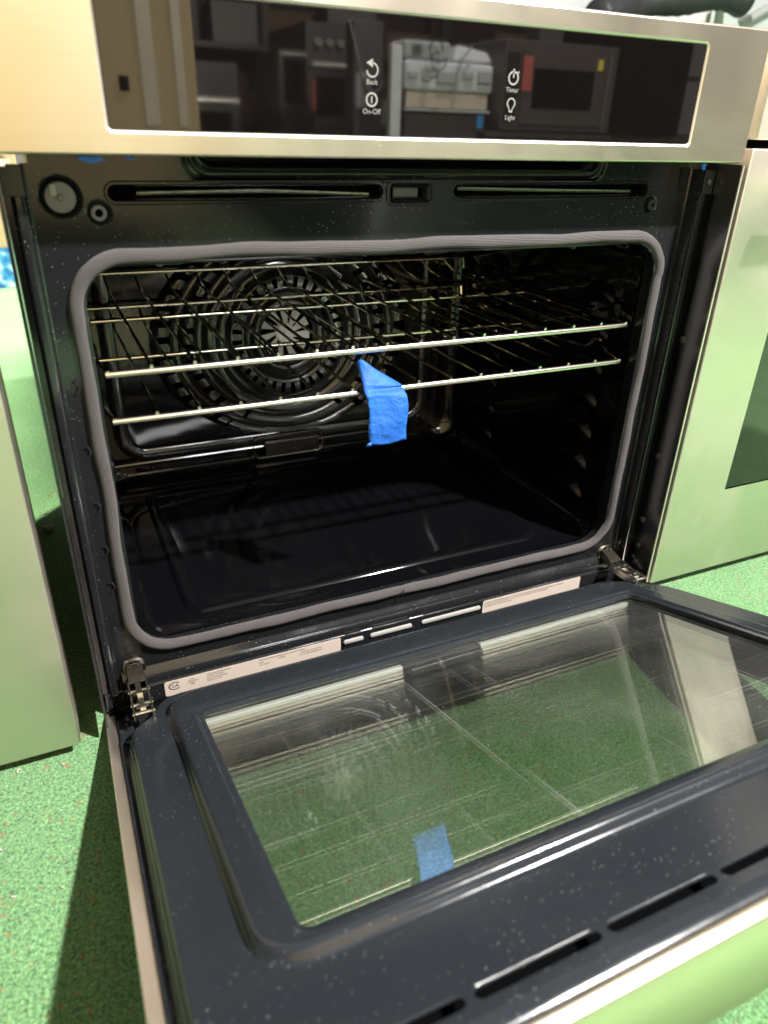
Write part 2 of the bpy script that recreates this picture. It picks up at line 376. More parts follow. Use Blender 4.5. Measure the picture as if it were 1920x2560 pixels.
def build(name, mb, mat, parent=None, smooth=True, bevel=0, bseg=2, base=None, subsurf=0, label=None, angle=35):
    me = bpy.data.meshes.new(name)
    off = Vector(base) if base is not None else (wloc(parent) if parent else Vector((0, 0, 0)))
    me.from_pydata([tuple(Vector(p)-off) for p in mb.v], [], mb.f)
    bm = bmesh.new(); bm.from_mesh(me)
    uvl = bm.loops.layers.uv.new('uv'); bm.verts.ensure_lookup_table()
    uvs = mb.uv
    for f in bm.faces:
        for l in f.loops: l[uvl].uv = uvs[l.vert.index]
    bmesh.ops.recalc_face_normals(bm, faces=bm.faces)
    if smooth:
        for f in bm.faces: f.smooth = True
        for e in bm.edges:
            if len(e.link_faces) == 2 and e.calc_face_angle(0) > math.radians(angle): e.smooth = False
    bm.to_mesh(me); bm.free()
    me.materials.append(mat)
    o = bpy.data.objects.new(name, me); C.objects.link(o)
    if parent: o.parent = parent
    else: o.location = off
    if bevel:
        b = o.modifiers.new('bevel', 'BEVEL'); b.width = bevel; b.segments = bseg; b.limit_method = 'ANGLE'; b.harden_normals = True
        for p in me.polygons: p.use_smooth = True
    if subsurf:
        b = o.modifiers.new('sub', 'SUBSURF'); b.levels = subsurf; b.render_levels = subsurf
    if label: o['label'] = label
    return o
WL = {}
def wloc(o):
    return WL.get(o.name, Vector((0, 0, 0)))
def thing(name, label, cat, loc=(0, 0, 0), group=None):
    o = bpy.data.objects.new(name, None); C.objects.link(o); o.location = loc; o.empty_display_size = .05
    WL[o.name] = Vector(loc)
    o['label'] = label; o['category'] = cat
    if group: o['group'] = group
    return o
def tag(o, label, cat, group=None, kind=None):
    if label: o['label'] = label
    if cat: o['category'] = cat
    if group: o['group'] = group
    if kind: o['kind'] = kind
    return o
def part(name, mb, mat, parent, **k):
    """child whose mesh is given in world coordinates; the parent carries no rotation"""
    o = build(name, mb, mat, parent, **k); WL[o.name] = wloc(parent); return o

def rr(cx, cz, hw, hh, r, n=8):
    """rounded rectangle, counter-clockwise, 4*(n+1) points in 2-D"""
    r = max(1e-5, min(r, hw, hh)); out = []
    for (sx, sz, a0) in ((1, 1, 0), (-1, 1, 90), (-1, -1, 180), (1, -1, 270)):
        for i in range(n+1):
            a = math.radians(a0+90*i/n)
            out.append((cx+sx*(hw-r)+r*math.cos(a), cz+sz*(hh-r)+r*math.sin(a)))
    return out
def Y(loop, y): return [(p[0], y, p[1]) for p in loop]
def T(loop, t): return [(p[0], -p[1], t) for p in loop]      # door local: x, -s, t

def text_mesh(body, size, align='CENTER', spacing=1.0, extrude=.00005):
    cu = bpy.data.curves.new('t', 'FONT'); cu.body = body; cu.size = size; cu.align_x = align; cu.extrude = extrude
    cu.space_character = spacing; cu.resolution_u = 4
    o = bpy.data.objects.new('t', cu); C.objects.link(o)
    bpy.context.view_layer.update()
    me = bpy.data.meshes.new_from_object(o.evaluated_get(bpy.context.evaluated_depsgraph_get()))
    bpy.data.objects.remove(o); return me
def text_into(mb, body, size, x, y, z, align='LEFT', sx=1.0):
    me = text_mesh(body, size, align)
    vs = [(x+v.co.x*sx, y-v.co.z, z+v.co.y) for v in me.vertices]
    mb.add(vs, [tuple(p.vertices) for p in me.polygons]); bpy.data.meshes.remove(me)

FLOOR = .03
# ================================================================== SETTING: carpet
mb = MB(); mb.add([(-6, -6, FLOOR), (6, -6, FLOOR), (6, 6, FLOOR), (-6, 6, FLOOR)], [(0, 1, 2, 3)])
o = build('carpet_floor', mb, M['carpet'], smooth=False); o['kind'] = 'structure'
o['label'] = 'green cut-pile carpet with small orange flecks'

# ================================================================== WALL OVEN
OV = thing('wall_oven', 'open stainless wall oven with black control glass and its door hanging half down', 'oven', (0, 0, FLOOR))
HX = .378
# ---- body behind the front frame
mb = MB(); mb.loft([Y(rr(0, .33, .352, .285, .004, 2), .021), Y(rr(0, .33, .352, .285, .004, 2), .60)], cap1=True)
mb.box(-.352, .352, .021, .60, .612, .716)
part('body', mb, M['zincdark'], OV, smooth=False)
mb = MB(); mb.box(-.33, .33, .03, .58, FLOOR+.001, .046)
part('base', mb, M['black'], OV, smooth=False)

# ---- face plate with stamped details
ZT = .604
opening = rr(0, .3084, .3265, .2091, .036, 10)
outer = [(-.352, .076), (.352, .076), (.352, ZT), (-.352, ZT)]
holes = []; lofts = MB()
def ring(cx, cz, hw, hh, r, steps, n=8, cap=False, mbx=lofts):
    """steps: list of (offset outward, y)"""
    loops = [Y(rr(cx, cz, hw+o_, hh+o_, r+o_, n), y_) for o_, y_ in steps]
    mbx.loft(loops, True, False, cap)
    return rr(cx, cz, hw+steps[0][0], hh+steps[0][0], r+steps[0][0], n)
# cavity opening: small raised bead, then turns in
holes.append(ring(0, .3084, .3265, .2091, .036, [(.006, 0), (.0045, -.0012), (.0028, -.0026), (.0012, -.003), (-.0004, -.002), (-.001, .001), (-.001, .014)], 10))
# two long vent slots
for cx, hw in ((-.1675, .1285), (.1675, .1295)):
    holes.append(ring(cx, .5755, hw, .0075, .0075, [(.0022, 0), (.001, -.0014), (-.0006, -.0014), (-.0018, .0004), (-.0022, .003), (-.0026, .012)]))
# latch slot
holes.append(ring(-.010, .5738, .0245, .0098, .0055, [(.002, 0), (.001, -.0014), (-.0006, -.0014), (-.0018, .0006), (-.004, .003), (-.0055, .006), (-.006, .014)]))
# large and small round recesses, right stud
holes.append(ring(-.3325, .5723, .0165, .0165, .0165, [(.0015, 0), (0, .0008), (-.0015, .003), (-.003, .0065), (-.0045, .0075)], 10))
holes.append(ring(-.3038, .5597, .0100, .0100, .0100, [(.0015, 0), (0, .0008), (-.0015, .003), (-.003, .004)], 10))
holes.append(ring(.3038, .5597, .0085, .0085, .0085, [(.0015, 0), (0, .0008), (-.001, .0025), (-.002, .003)], 8))
# stamped vent recess under the panel (open at top)
def recess(off, y):
    r = .016
    pts = [(-.232+off, ZT)]
    for i in range(7):
        a = math.radians(180+90*i/6); pts.append((-.232+off+r+r*math.cos(a), .5860+off*.9+r+r*math.sin(a)-.003))
    for i in range(7):
        a = math.radians(270+90*i/6); pts.append((.232-off-r+r*math.cos(a), .5860+off*.9+r+r*math.sin(a)-.003))
    pts.append((.232-off, ZT)); return [(min(max(px, -.352), .352), y, min(pz, ZT)) for px, pz in pts]
rec0 = recess(0, 0)
lofts.loft([recess(o_, y_) for o_, y_ in [(0, 0), (.0010, -.0008), (.0022, .0002), (.0034, .0030), (.0050, .0042), (.0066, .0036), (.0078, .0018), (.0090, .0022), (.0104, .0052), (.0122, .0066), (.0140, .0056), (.0156, .0100), (.0175, .022)]], closed=False)
outer3 = [(-.352, 0, .076), (.352, 0, .076), (.352, 0, ZT)] + rec0[::-1] + [(-.352, 0, ZT)]
mb = MB(); mb.plate(outer3, [Y(h, 0) for h in holes]); mb.add(lofts.v, lofts.f)
# side ridges, both sides: step forward, flat, small step, flange
for s in (-1, 1):
    prof = [(.352, 0), (.3555, 0), (.3572, -.0012), (.3580, -.004), (.3585, -.0155), (.3595, -.0178), (.3615, -.0185), (.3660, -.0185), (.3675, -.0175), (.3680, -.0150), (.3684, -.0120), (.3695, -.0110), (.3748, -.0110)]
    mb.loft([[(s*x, y, .060) for x, y in prof], [(s*x, y, .598) for x, y in prof]], closed=False)
part('face_plate', mb, M['enamel'], OV, angle=28)
# lower sill below the gasket: slopes forward, then hangs down
prof = [(0, .076), (-.001, .0745), (-.004, .072), (-.0075, .067), (-.009, .062), (-.0095, .058), (-.012, .0568), (-.0125, .055), (-.0125, .034), (.02, .033)]
mb = MB(); mb.loft([[(-.352, y, z) for y, z in prof], [(.352, y, z) for y, z in prof]], closed=False)
part('lower_sill', mb, M['enamel'], OV, angle=50)
for s in (-1, 1):
    x0, x1 = sorted((s*.3522, s*.3749)); mb = MB(); mb.box(x0, x1, -.0125, .018, .033, .0598); part('corner_foot', mb, M['enamel'], OV, bevel=.002)
mb = MB(); mb.box(-.372, .372, -.052, -.0130, .0315, .0335); part('toe_plate', mb, M['black'], OV, smooth=False)
# sill vent slots: their bright reflections put in as pale raised inserts
for x0, x1 in ((-.086, -.058), (-.049, .012), (.026, .118)):
    mb = MB(); mb.loft([Y(rr((x0+x1)/2, .0475, (x1-x0)/2+o_, .0032+o_, .0032+o_, 6), y_) for o_, y_ in ((0, -.0126), (-.0004, -.0145), (-.0015, -.0152))], True, False, True)
    part('vent_slot_glint', mb, M['slot_glint'], OV)
    mb = MB(); mb.tube([(x0+.004, -.0118, .0585), (x1-.004, -.0118, .0585)], .0011, 8)
    part('sill_bead', mb, M['enamel'], OV)

# dark pockets behind slots
for x0, x1, z0, z1 in ((-.30, .30, .560, .590),):
    mb = MB(); mb.box(x0, x1, .016, .030, z0, z1); part('vent_channel', mb, M['black'], OV, smooth=False)
mb = MB(); mb.tube([(-.27, .013, .574), (-.16, .010, .576), (-.05, .013, .572)], .0022, 8); mb.tube([(.05, .013, .577), (.16, .010, .575), (.28, .013, .573)], .0022, 8)
part('latch_rod', mb, M['zinc'], OV)
mb = MB(); mb.box(-.024, .004, .010, .013, .569, .579); part('latch_plate', mb, M['darkgrey'], OV, bevel=.001)
# grey plug and small bush at the left, stud at the right
def disc(cx, cz, r, y0, y1, hole=0, n=32):
    mb = MB(); c = lambda rad, y: [(cx+rad*math.cos(2*math.pi*i/n), y, cz+rad*math.sin(2*math.pi*i/n)) for i in range(n)]
    if hole: mb.loft([c(r, y0), c(r, y1+.001), c(r-.0008, y1), c(hole+.0005, y1), c(hole, y1+.0006), c(hole, y0)], True)
    else: mb.loft([c(r, y0), c(r, y1+.001), c(r-.0008, y1+.0002), c(r*.5, y1), c(.0004, y1)], True, False, True)
    return mb
part('light_lens', disc(-.3322, .5722, .0122, .008, .0015), M['rubberplug'], OV)
mb = disc(-.3322, .5722, .0028, .002, -.0015); part('lens_nub', mb, M['rubberplug'], OV)
mb = MB(); mb.box(-.3395, -.3345, .0000, .0018, .5735, .5825); part('lens_clip', mb, M['grey'], OV, bevel=.0005)
part('bushing', disc(-.3038, .5597, .0066, .006, .0012, .0032), M['rubberplug'], OV)
mb = disc(-.3038, .5597, .0034, .006, .004); part('bushing_core', mb, M['black'], OV)
part('stud', disc(.3038, .5597, .0062, .004, -.004, .0022), M['blackplastic'], OV)
mb = disc(.3038, .5597, .0024, .004, .0); part('stud_core', mb, M['black'], OV)

# ---- side trims with screws
for s, nm_ in ((-1, 'side_trim'), (1, 'side_trim')):
    mb = MB(); x0, x1 = sorted((s*.3752, s*.3775)); mb.box(x0, x1, -.0545, .012, .050, .6045)
    tr = part(nm_, mb, M['darksteel'] if s > 0 else M['enamel'], OV, smooth=False)  # left trim is steel too; its dark reflection is put in as black
    if s > 0:
        mb = MB(); mb.box(.3752, .3776, -.0562, -.0546, .050, .6045); part('trim_edge', mb, M['steel_edge'], tr, smooth=False)
        for z, y in ((.592, -.013), (.402, -.026), (.241, -.0275), (.140, -.025), (.098, -.0265), (.072, -.028)):
            mb = MB(); mb.tube([(.3753, y, z), (.3737, y, z), (.3727, y, z), (.3722, y, z)], [.0044, .0044, .0036, .0018], 18)
            sc = part('screw', mb, M['darkgrey'], tr)
            mb = MB(); mb.cyl((.3723, y, z), (-1, 0, 0), .0011, .0003, 8); part('screw_socket', mb, M['black'], sc) if False else None
        mb = MB(); mb.tube([(.3745, -.020, .078), (.3742, -.030, .073), (.3742, -.042, .066)], .0006, 6); part('scratch_wire', mb, M['zinc'], tr)
# upper right bracket with screw in the corner
mb = MB(); mb.box(.359, .3745, -.0205, -.0190, .572, .598); part('corner_bracket', mb, M['blackplastic'], OV, bevel=.001)
mb = MB(); mb.tube([(.3665, -.0200, .585), (.3665, -.0222, .585), (.3665, -.0228, .585)], [.0034, .0032, .0018], 18); part('screw', mb, M['darkgrey'], OV)
mb = MB(); mb.box(-.3745, -.358, -.0250, -.0190, .575, .598); part('corner_bracket', mb, M['blackplastic'], OV, bevel=.001)

# ---- woven gasket, slightly wavy
def gasket():
    mb = MB(); cx, cz, hw, hh, r = 0, .3125, .3345, .2130, .046
    pts = rr(cx, cz, hw, hh, r, 22)
    # resample densely
    P = []
    for i in range(len(pts)):
        a = Vector(pts[i]); b = Vector(pts[(i+1) % len(pts)]); d = (b-a).length; k = max(1, int(d/.006))
        for j in range(k): P.append(a+(b-a)*j/k)
    n = len(P); cum = 0; K = 14; vs = []; uvs = []; fs = []
    for i in range(n+1):
        p = P[i % n]; t = (P[(i+1) % n]-P[i-1]).normalized() if i < n else (P[1]-P[-1]).normalized(); nrm = Vector((t.y, -t.x))
        if i: cum += (P[i % n]-P[i-1]).length
        w = .0063+.0003*math.sin(cum*31)+.0002*math.sin(cum*97)
        wob = .0005*math.sin(cum*26+1)+.0004*math.sin(cum*61)
        # wavier on the long top run
        if p.y > .5: wob += .0009*math.sin(p.x*30+.6)
        if abs(p.x) > .32: wob += .0007*math.sin(p.y*38)
        # seam at the bottom middle
        if p.y < .12 and abs(p.x-.000) < .004: w *= .86
        for k in range(K+1):
            a = math.pi*k/K; off = math.cos(a)*w+wob; h = math.sin(a)**.8*.0066*(1+.06*math.sin(cum*47)+.04*math.sin(cum*133))
            q = p+nrm*off; vs.append((q.x, -.0003-h, q.y)); uvs.append((cum, (k/K)*.021))
    for i in range(n):
        for k in range(K):
            a = i*(K+1)+k; b = (i+1)*(K+1)+k; fs.append((a, a+1, b+1, b))
    mb.add(vs, fs, uvs); return mb
part('gasket', gasket(), M['gasket'], OV, angle=80)
mb = MB()
mb.tube([(-.001, -.0085, .0945), (-.0014, -.0096, .0990), (-.0008, -.0085, .1045)], .0007, 6)
part('gasket_seam', mb, M['blackplastic'], OV)
for x, z in ((-.346, .41), (-.346, .345), (-.346, .285), (-.346, .235), (-.346, .19)):
    mb = MB(); mb.tube([(x-.003, -.0006, z+.006), (x+.001, -.0024, z+.008), (x+.003, -.0022, z+.002), (x, -.0016, z-.004), (x-.003, -.0004, z-.006)], .0009, 6)
    part('gasket_clip', mb, M['blackplastic'], OV)

# ---- cavity liner
cav = [(-.001, .012), (.003, .020), (.0065, .030), (.007, .060), (.007, .415), (.004, .436), (-.004, .449), (-.016, .455)]
mb = MB()
mb.loft([Y(rr(0, .3084, .3265+o_, .2091+o_*.9, .036, 10), y_) for o_, y_ in cav])
part('cavity', mb, M['cavity'], OV, angle=50)
mb = MB(); mb.plate(Y(rr(0, .3084, .3110, .194, .034, 10), .4552), [Y([(.222*math.cos(a)*1.0, .323+.172*math.sin(a)) for a in [2*math.pi*i/96 for i in range(96)]], .4552)])
bk = part('cavity_back', mb, M['cavity'], OV)
# raised border of the back baffle: rounded frame
mb = MB()
fr = [(.010, .4550), (.006, .4500), (.000, .4480), (-.008, .4480), (-.012, .4500), (-.014, .4545)]
mb.loft([Y(rr(-.012, .330, .272+o_, .186+o_, .040+o_, 10), y_) for o_, y_ in fr])
part('baffle_frame', mb, M['cavity_back'], bk)
mb = MB(); mb.loft([Y(rr(-.012, .330, .298+o_, .205+o_*.5, .030, 10), y_) for o_, y_ in [(.004, .4545), (.001, .4515), (-.004, .4510), (-.007, .4545)]])
mb.tube([(-.300, .446, .1345), (.215, .446, .1345)], .0030, 8)
part('baffle_bead', mb, M['cavity_back'], bk)
# fan cover: concentric rings with rows of slots
def fan_cover():
    mb = MB(); nT = 288
    prof = [(.046, .4570), (.0475, .4490), (.050, .4460), (.057, .4455), (.060, .4470), (.062, .4510), (.068, .4520), (.071, .4480), (.0735, .4450), (.079, .4445), (.095, .4440), (.0985, .4448), (.101, .4480), (.103, .4515), (.113, .4525), (.116, .4490), (.119, .4455), (.136, .4450), (.139, .4490), (.142, .4520), (.149, .4525), (.152, .4485), (.155, .4455), (.172, .4450), (.175, .4490), (.178, .4520), (.186, .4525), (.189, .4485), (.192, .4455), (.212, .4450), (.216, .4480), (.222, .4550)]
    vs = []; fs = []
    for r, y in prof:
        for i in range(nT):
            a = 2*math.pi*i/nT
            # outer rings flatten towards top and bottom so they fit the back wall
            kz = 1.0 if r < .10 else 1.0-(r-.10)*1.86
            vs.append((r*math.cos(a), y, .323+r*math.sin(a)*kz))
    slotbands = {8: 8, 19-4: 9, 23: 6}
    for k in range(len(prof)-1):
        for i in range(nT):
            j = (i+1) % nT; a = i
            r0, r1 = prof[k][0], prof[k+1][0]; ang = (i+.5)/nT*360
            skip = False
            if abs(r0-.079) < 1e-4 and i % 9 < 4: skip = True
            if abs(r0-.119) < 1e-4 and i % 9 < 3 and (ang % 90 > 14 and ang % 90 < 76) and False: skip = True
            if abs(r0-.155) < 1e-4 and i % 8 < 3 and (ang < 62 or ang > 298 or 118 < ang < 242): skip = True
            if abs(r0-.192) < 1e-4 and i % 7 < 3 and (ang < 58 or ang > 302 or 122 < ang < 238): skip = True
            if not skip: fs.append((k*nT+i, k*nT+j, (k+1)*nT+j, (k+1)*nT+i))
    mb.add(vs, fs); return mb
part('fan_cover', fan_cover(), M['cavity_back'], bk, angle=60)
mb = MB(); mb.box(-.24, .24, .4900, .4950, .14, .51); part('fan_chamber', mb, M['black'], bk, smooth=False)
# impeller
mb = MB(); nb = 11
for i in range(nb):
    a = 2*math.pi*i/nb
    def P(r, da, y): return (r*math.cos(a+da), y, .323+r*math.sin(a+da))
    mb.add([P(.012, 0, .467), P(.0425, .30, .463), P(.0430, .62, .467), P(.014, .44, .470), P(.012, 0, .468), P(.0425, .30, .464), P(.0430, .62, .468), P(.014, .44, .471)],
           [(0, 1, 2, 3), (7, 6, 5, 4), (0, 4, 5, 1), (1, 5, 6, 2), (2, 6, 7, 3), (3, 7, 4, 0)])
    mb.add([P(.014, .18, .4665), P(.038, .47, .4625), P(.0385, .50, .4630), P(.014, .24, .4665)], [(0, 1, 2, 3)])
part('impeller', mb, M['fan'], bk, angle=20)
mb = MB(); mb.tube([(0, .472, .323), (0, .4655, .323), (0, .4640, .323), (0, .4640, .323)], [.0165, .0165, .0145, .0005], 28)
mb.tube([(0, .464, .323), (0, .458, .323)], .0045, 6); mb.tube([(0, .464, .323), (0, .4625, .323)], .0065, 20)
part('impeller_hub', mb, M['fan'], bk)
# outlet cover at the bottom of the back wall
mb = MB()
mb.loft([Y(rr(-.008, .1325, .066+o_, .0215+o_, .014, 6), y_) for o_, y_ in [(.001, .4540), (-.001, .4450), (-.0025, .4435), (-.0045, .4445), (-.007, .450)]])
mb.box(-.052, .046, .4360, .4540, .1180, .1430)
part('outlet_cover', mb, M['cavity_back'], bk, bevel=.003, bseg=3)
mb = MB(); mb.tube(Y(rr(-.008, .1325, .064, .0195, .013, 6), .4432), .0007, 6, closed=True); part('outlet_rim_glint', mb, M['zincdark'], bk)  # thin zinc wire put in for the bright reflection along the bevel
mb = MB(); mb.tube([(-.052, .4352, .1175), (-.052, .4352, .1430), (.046, .4352, .1430)], .0006, 6); part('outlet_edge_glint', mb, M['zincdark'], bk)  # added wire drawing the edge highlight of the cover box
# cavity floor stamping
fz = .0985
def Zl(loop, z): return [(p[0], p[1], z) for p in loop]
mb = MB(); mb.loft([Zl(rr(0, .236, .262+o_, .178+o_, .030, 8), z_) for o_, z_ in [(.004, .0931), (.001, .0965), (-.003, .0980), (-.007, .0965), (-.010, .0945)]], cap1=True)
part('cavity_floor_stamping', mb, M['cavity'], OV, angle=60)
# rack guides on both side walls: stamped hooks
for s in (-1, 1):
    for yc in (.095, .350):
        mb = MB()
        for k in range(7):
            z = .150+.0485*k+.002
            X = s*.3330
            prof = []
            # small ramped shelf
            for (dy, dz, dx) in ((-.030, -.010, .001), (-.018, .004, .010), (-.004, .009, .013), (.016, .006, .013), (.030, -.006, .009), (.036, -.012, .001)):
                prof.append((dy, dz, dx))
            top = [(X-s*(dx+.001), yc+dy, z+dz) for dy, dz, dx in prof]
            bot = [(X-s*dx*.35, yc+dy*.9, z+dz-.020) for dy, dz, dx in prof]
            up_ = [(X+s*.002, yc+dy, z+dz+.006) for dy, dz, dx in prof]
            mb.loft([up_, top, [(x_, y_, z_-.004) for x_, y_, z_ in top], bot, [(X+s*.002, y_, z_-.004) for x_, y_, z_ in bot]], closed=False)
        part('rack_guide', mb, M['guide'], OV, subsurf=1, angle=180)
    for (y, z) in ((.048, .104), (.40, .108)):
        mb = MB(); mb.tube([(s*.3335, y, z), (s*.3300, y, z), (s*.3285, y, z), (s*.3280, y, z)], [.0065, .006, .0035, .0008], 14); part('cavity_rivet', mb, M['cavity_back'], OV)
# broil element hint on the ceiling of the cavity
path = [(-.25, .06, .508), (-.25, .38, .508), (-.15, .40, .508), (-.15, .08, .508), (-.05, .06, .508), (-.05, .38, .508), (.05, .38, .508), (.05, .06, .508), (.15, .08, .508), (.15, .40, .508), (.25, .38, .508), (.25, .06, .508)]
mb = MB(); mb.tube(path, .004, 8); part('broil_element', mb, M['darkgrey'], OV)

# ---- labels on the sill
LY = -.0128
def label_plate(x0, x1, z0, z1): 
    mb = MB(); l = rr((x0+x1)/2, (z0+z1)/2, (x1-x0)/2, (z1-z0)/2, .0028, 5); mb.loft([Y(l, -.0124), Y(l, LY)], True, False, True); return mb
lab = part('rating_label', label_plate(-.309, -.0895, .0350, .0562), M['paper'], OV, label='pale rating label')
mb = MB(); ty = LY-.0001
def arc_ring(cx, cz, r, w, a0=0, a1=360, kx=1.0, n=28):
    vs = []; fs = []
    for i in range(n+1):
        a = math.radians(a0+(a1-a0)*i/n)
        vs += [(cx+(r-w/2)*math.cos(a)*kx, ty, cz+(r-w/2)*math.sin(a)), (cx+(r+w/2)*math.cos(a)*kx, ty, cz+(r+w/2)*math.sin(a))]
    for i in range(n): fs.append((2*i, 2*i+1, 2*i+3, 2*i+2))
    mb.add(vs, fs)
arc_ring(-.2975, .0482, .0052, .0012, 40, 320, 1.25)
text_into(mb, 'SA', .0070, -.3015, ty, .0458, sx=1.15)
arc_ring(-.2772, .0492, .0034, .0005)
text_into(mb, 'UL', .0036, -.2772, ty, .0482, 'CENTER')
text_into(mb, 'C', .0022, -.2832, ty, .0472); text_into(mb, 'US', .0022, -.2725, ty, .0482); text_into(mb, 'LISTED', .0017, -.2772, ty, .0440, 'CENTER')
text_into(mb, 'R', .0012, -.2898, ty, .0482)
part('printed_marks', mb, M['ink'], lab, smooth=False)
for tx, sz, x_, z_ in (('Model No.FCWS3027ASD', .0027, -.2600, .0521), ('Num\u00e9ro de Mod\u00e8le', .0025, -.2600, .0492), ('Serial No.VF54151T01', .0027, -.2600, .0455), ('Num\u00e9ro de S\u00e9rie', .0025, -.2600, .0426),
                     ('60Hz', .0027, -.1960, .0486), ('AC ONLY', .0029, -.1960, .0448), ('3 WIRE', .0029, -.1730, .0490), ('4.8 kW @ 120/240 VOLT', .0028, -.1440, .0488), ('3.4 kW @ 120/208 VOLT', .0028, -.1440, .0452)):
    mb = MB(); text_into(mb, tx, sz, x_, ty, z_); part('printed_text', mb, M['ink_grey'], lab, smooth=False)
mb = MB(); text_into(mb, 'Electrolux Consumer Products Inc., Charlotte NC 28262', .0025, -.1960, ty, .0527)
part('printed_line', mb, M['ink'], lab, smooth=False)
lab2 = part('caution_label', label_plate(.122, .289, .0350, .0560), M['paper'], OV, label='pale caution label')
for i, t_ in enumerate(('CAUTION: REMOVE BROILER PAN, POTS, AND OTHER UTENSILS AND EXCESS SPILLAGE BEFORE SELF-CLEANING', 'ATTENTION: ENLEVER L\u00c8CHEFRITE, PLATS ET AUTRES USTENSILES ET TOUT D\u00c9VERSEMENT', 'EXCESSIF AVANT L\u2019AUTONETTOYAGE')):
    mb = MB(); text_into(mb, t_, .0024, .1245, ty, .0515-.0032*i, sx=1.10 if i == 0 else 1.1)
    part('printed_text', mb, M['ink_grey'], lab2, smooth=False)

# ---- control panel
PY = -.052
zp0, zp1 = .606, .7313
gx, gz0, gz1 = .2923, .6236, .7133
mb = MB()
g = lambda o_, y_: Y(rr(0, (gz0+gz1)/2, gx+o_, (gz1-gz0)/2+o_, .003+max(0, o_), 4), y_)
oo = lambda o_, y_: Y(rr(0, (zp0+zp1)/2, HX+o_, (zp1-zp0)/2+o_, .0022, 4), y_)
mb.plate(oo(-.0018, PY), [g(.0022, PY)])
mb.loft([oo(-.0018, PY), oo(-.0006, PY+.0005), oo(0, PY+.0018), oo(0, -.004), oo(-.002, -.004)])
cp = part('control_panel', mb, M['steel'], OV, angle=50)
mb = MB(); mb.loft([g(.0022, PY), g(.0004, PY+.0012), g(-.0001, PY+.0022)]); part('glass_bezel', mb, M['steel_edge'], cp, angle=60)
mb = MB(); mb.loft([g(.0002, PY+.0035), g(.0002, PY+.0016), g(-.0006, PY+.0010)], True, False, True); part('control_glass', mb, M['ctrlglass'], cp, angle=30)
mb = MB(); mb.box(-.376, .376, -.0500, -.0008, .612, .726)
part('panel_body', mb, M['darkgrey'], cp, smooth=False)
# panel icons
def icon_mb(): return MB()
py = PY+.0008
def aring(mb, cx, cz, r, w, a0, a1, n=36, kz=1.0):
    vs = []; fs = []
    for i in range(n+1):
        a = math.radians(a0+(a1-a0)*i/n)
        for q in (-w/2, w/2): vs.append((cx+(r+q)*math.cos(a), py, cz+(r+q)*math.sin(a)*kz))
    for i in range(n): fs.append((2*i, 2*i+1, 2*i+3, 2*i+2))
    mb.add(vs, fs)
mb = MB(); aring(mb, -.0755, .6730, .0050, .0012, -175, 95)
mb.add([(-.0752, py, .6812), (-.0752, py, .6748), (-.0810, py, .6780)], [(0, 1, 2)])
ic = part('back_icon', mb, M['print'], cp, smooth=False)
mb = MB(); text_into(mb, 'Back', .0054, -.0757, py, .6625, 'CENTER'); part('printed_word', mb, M['print'], cp, smooth=False)
mb = MB(); aring(mb, -.0757, .6513, .0048, .0014, 0, 360); mb.add([(-.0763, py, .6487), (-.0751, py, .6487), (-.0751, py, .6539), (-.0763, py, .6539)], [(0, 1, 2, 3)])
part('power_icon', mb, M['print'], cp, smooth=False)
mb = MB(); text_into(mb, 'On-Off', .0056, -.0757, py, .6406, 'CENTER'); part('printed_word', mb, M['print'], cp, smooth=False)
mb = MB(); aring(mb, .0650, .6737, .0050, .0014, 0, 360); mb.add([(.0644, py, .6738), (.0656, py, .6738), (.0656, py, .6775), (.0644, py, .6775)], [(0, 1, 2, 3)])
mb.add([(.0642, py, .6783), (.0658, py, .6783), (.0658, py, .6808), (.0642, py, .6808)], [(0, 1, 2, 3)])
mb.add([(.0690, py, .6782), (.0700, py, .6772), (.0710, py, .6784), (.0700, py, .6794)], [(0, 1, 2, 3)])
part('timer_icon', mb, M['print'], cp, smooth=False)
mb = MB(); text_into(mb, 'Timer', .0056, .0648, py, .6624, 'CENTER'); part('printed_word', mb, M['print'], cp, smooth=False)
mb = MB(); aring(mb, .0650, .6535, .0040, .0012, -50, 230)
mb.add([(.0618, py, .6508), (.0629, py, .6513), (.0640, py, .6478), (.0632, py, .6478)], [(0, 1, 2, 3)])
mb.add([(.0682, py, .6508), (.0671, py, .6513), (.0660, py, .6478), (.0668, py, .6478)], [(0, 1, 2, 3)])
mb.add([(.0632, py, .6462), (.0668, py, .6462), (.0668, py, .6478), (.0632, py, .6478)], [(0, 1, 2, 3)])
part('lamp_icon', mb, M['print'], cp, smooth=False)
mb = MB(); text_into(mb, 'Light', .0056, .0650, py, .6402, 'CENTER'); part('printed_word', mb, M['print'], cp, smooth=False)

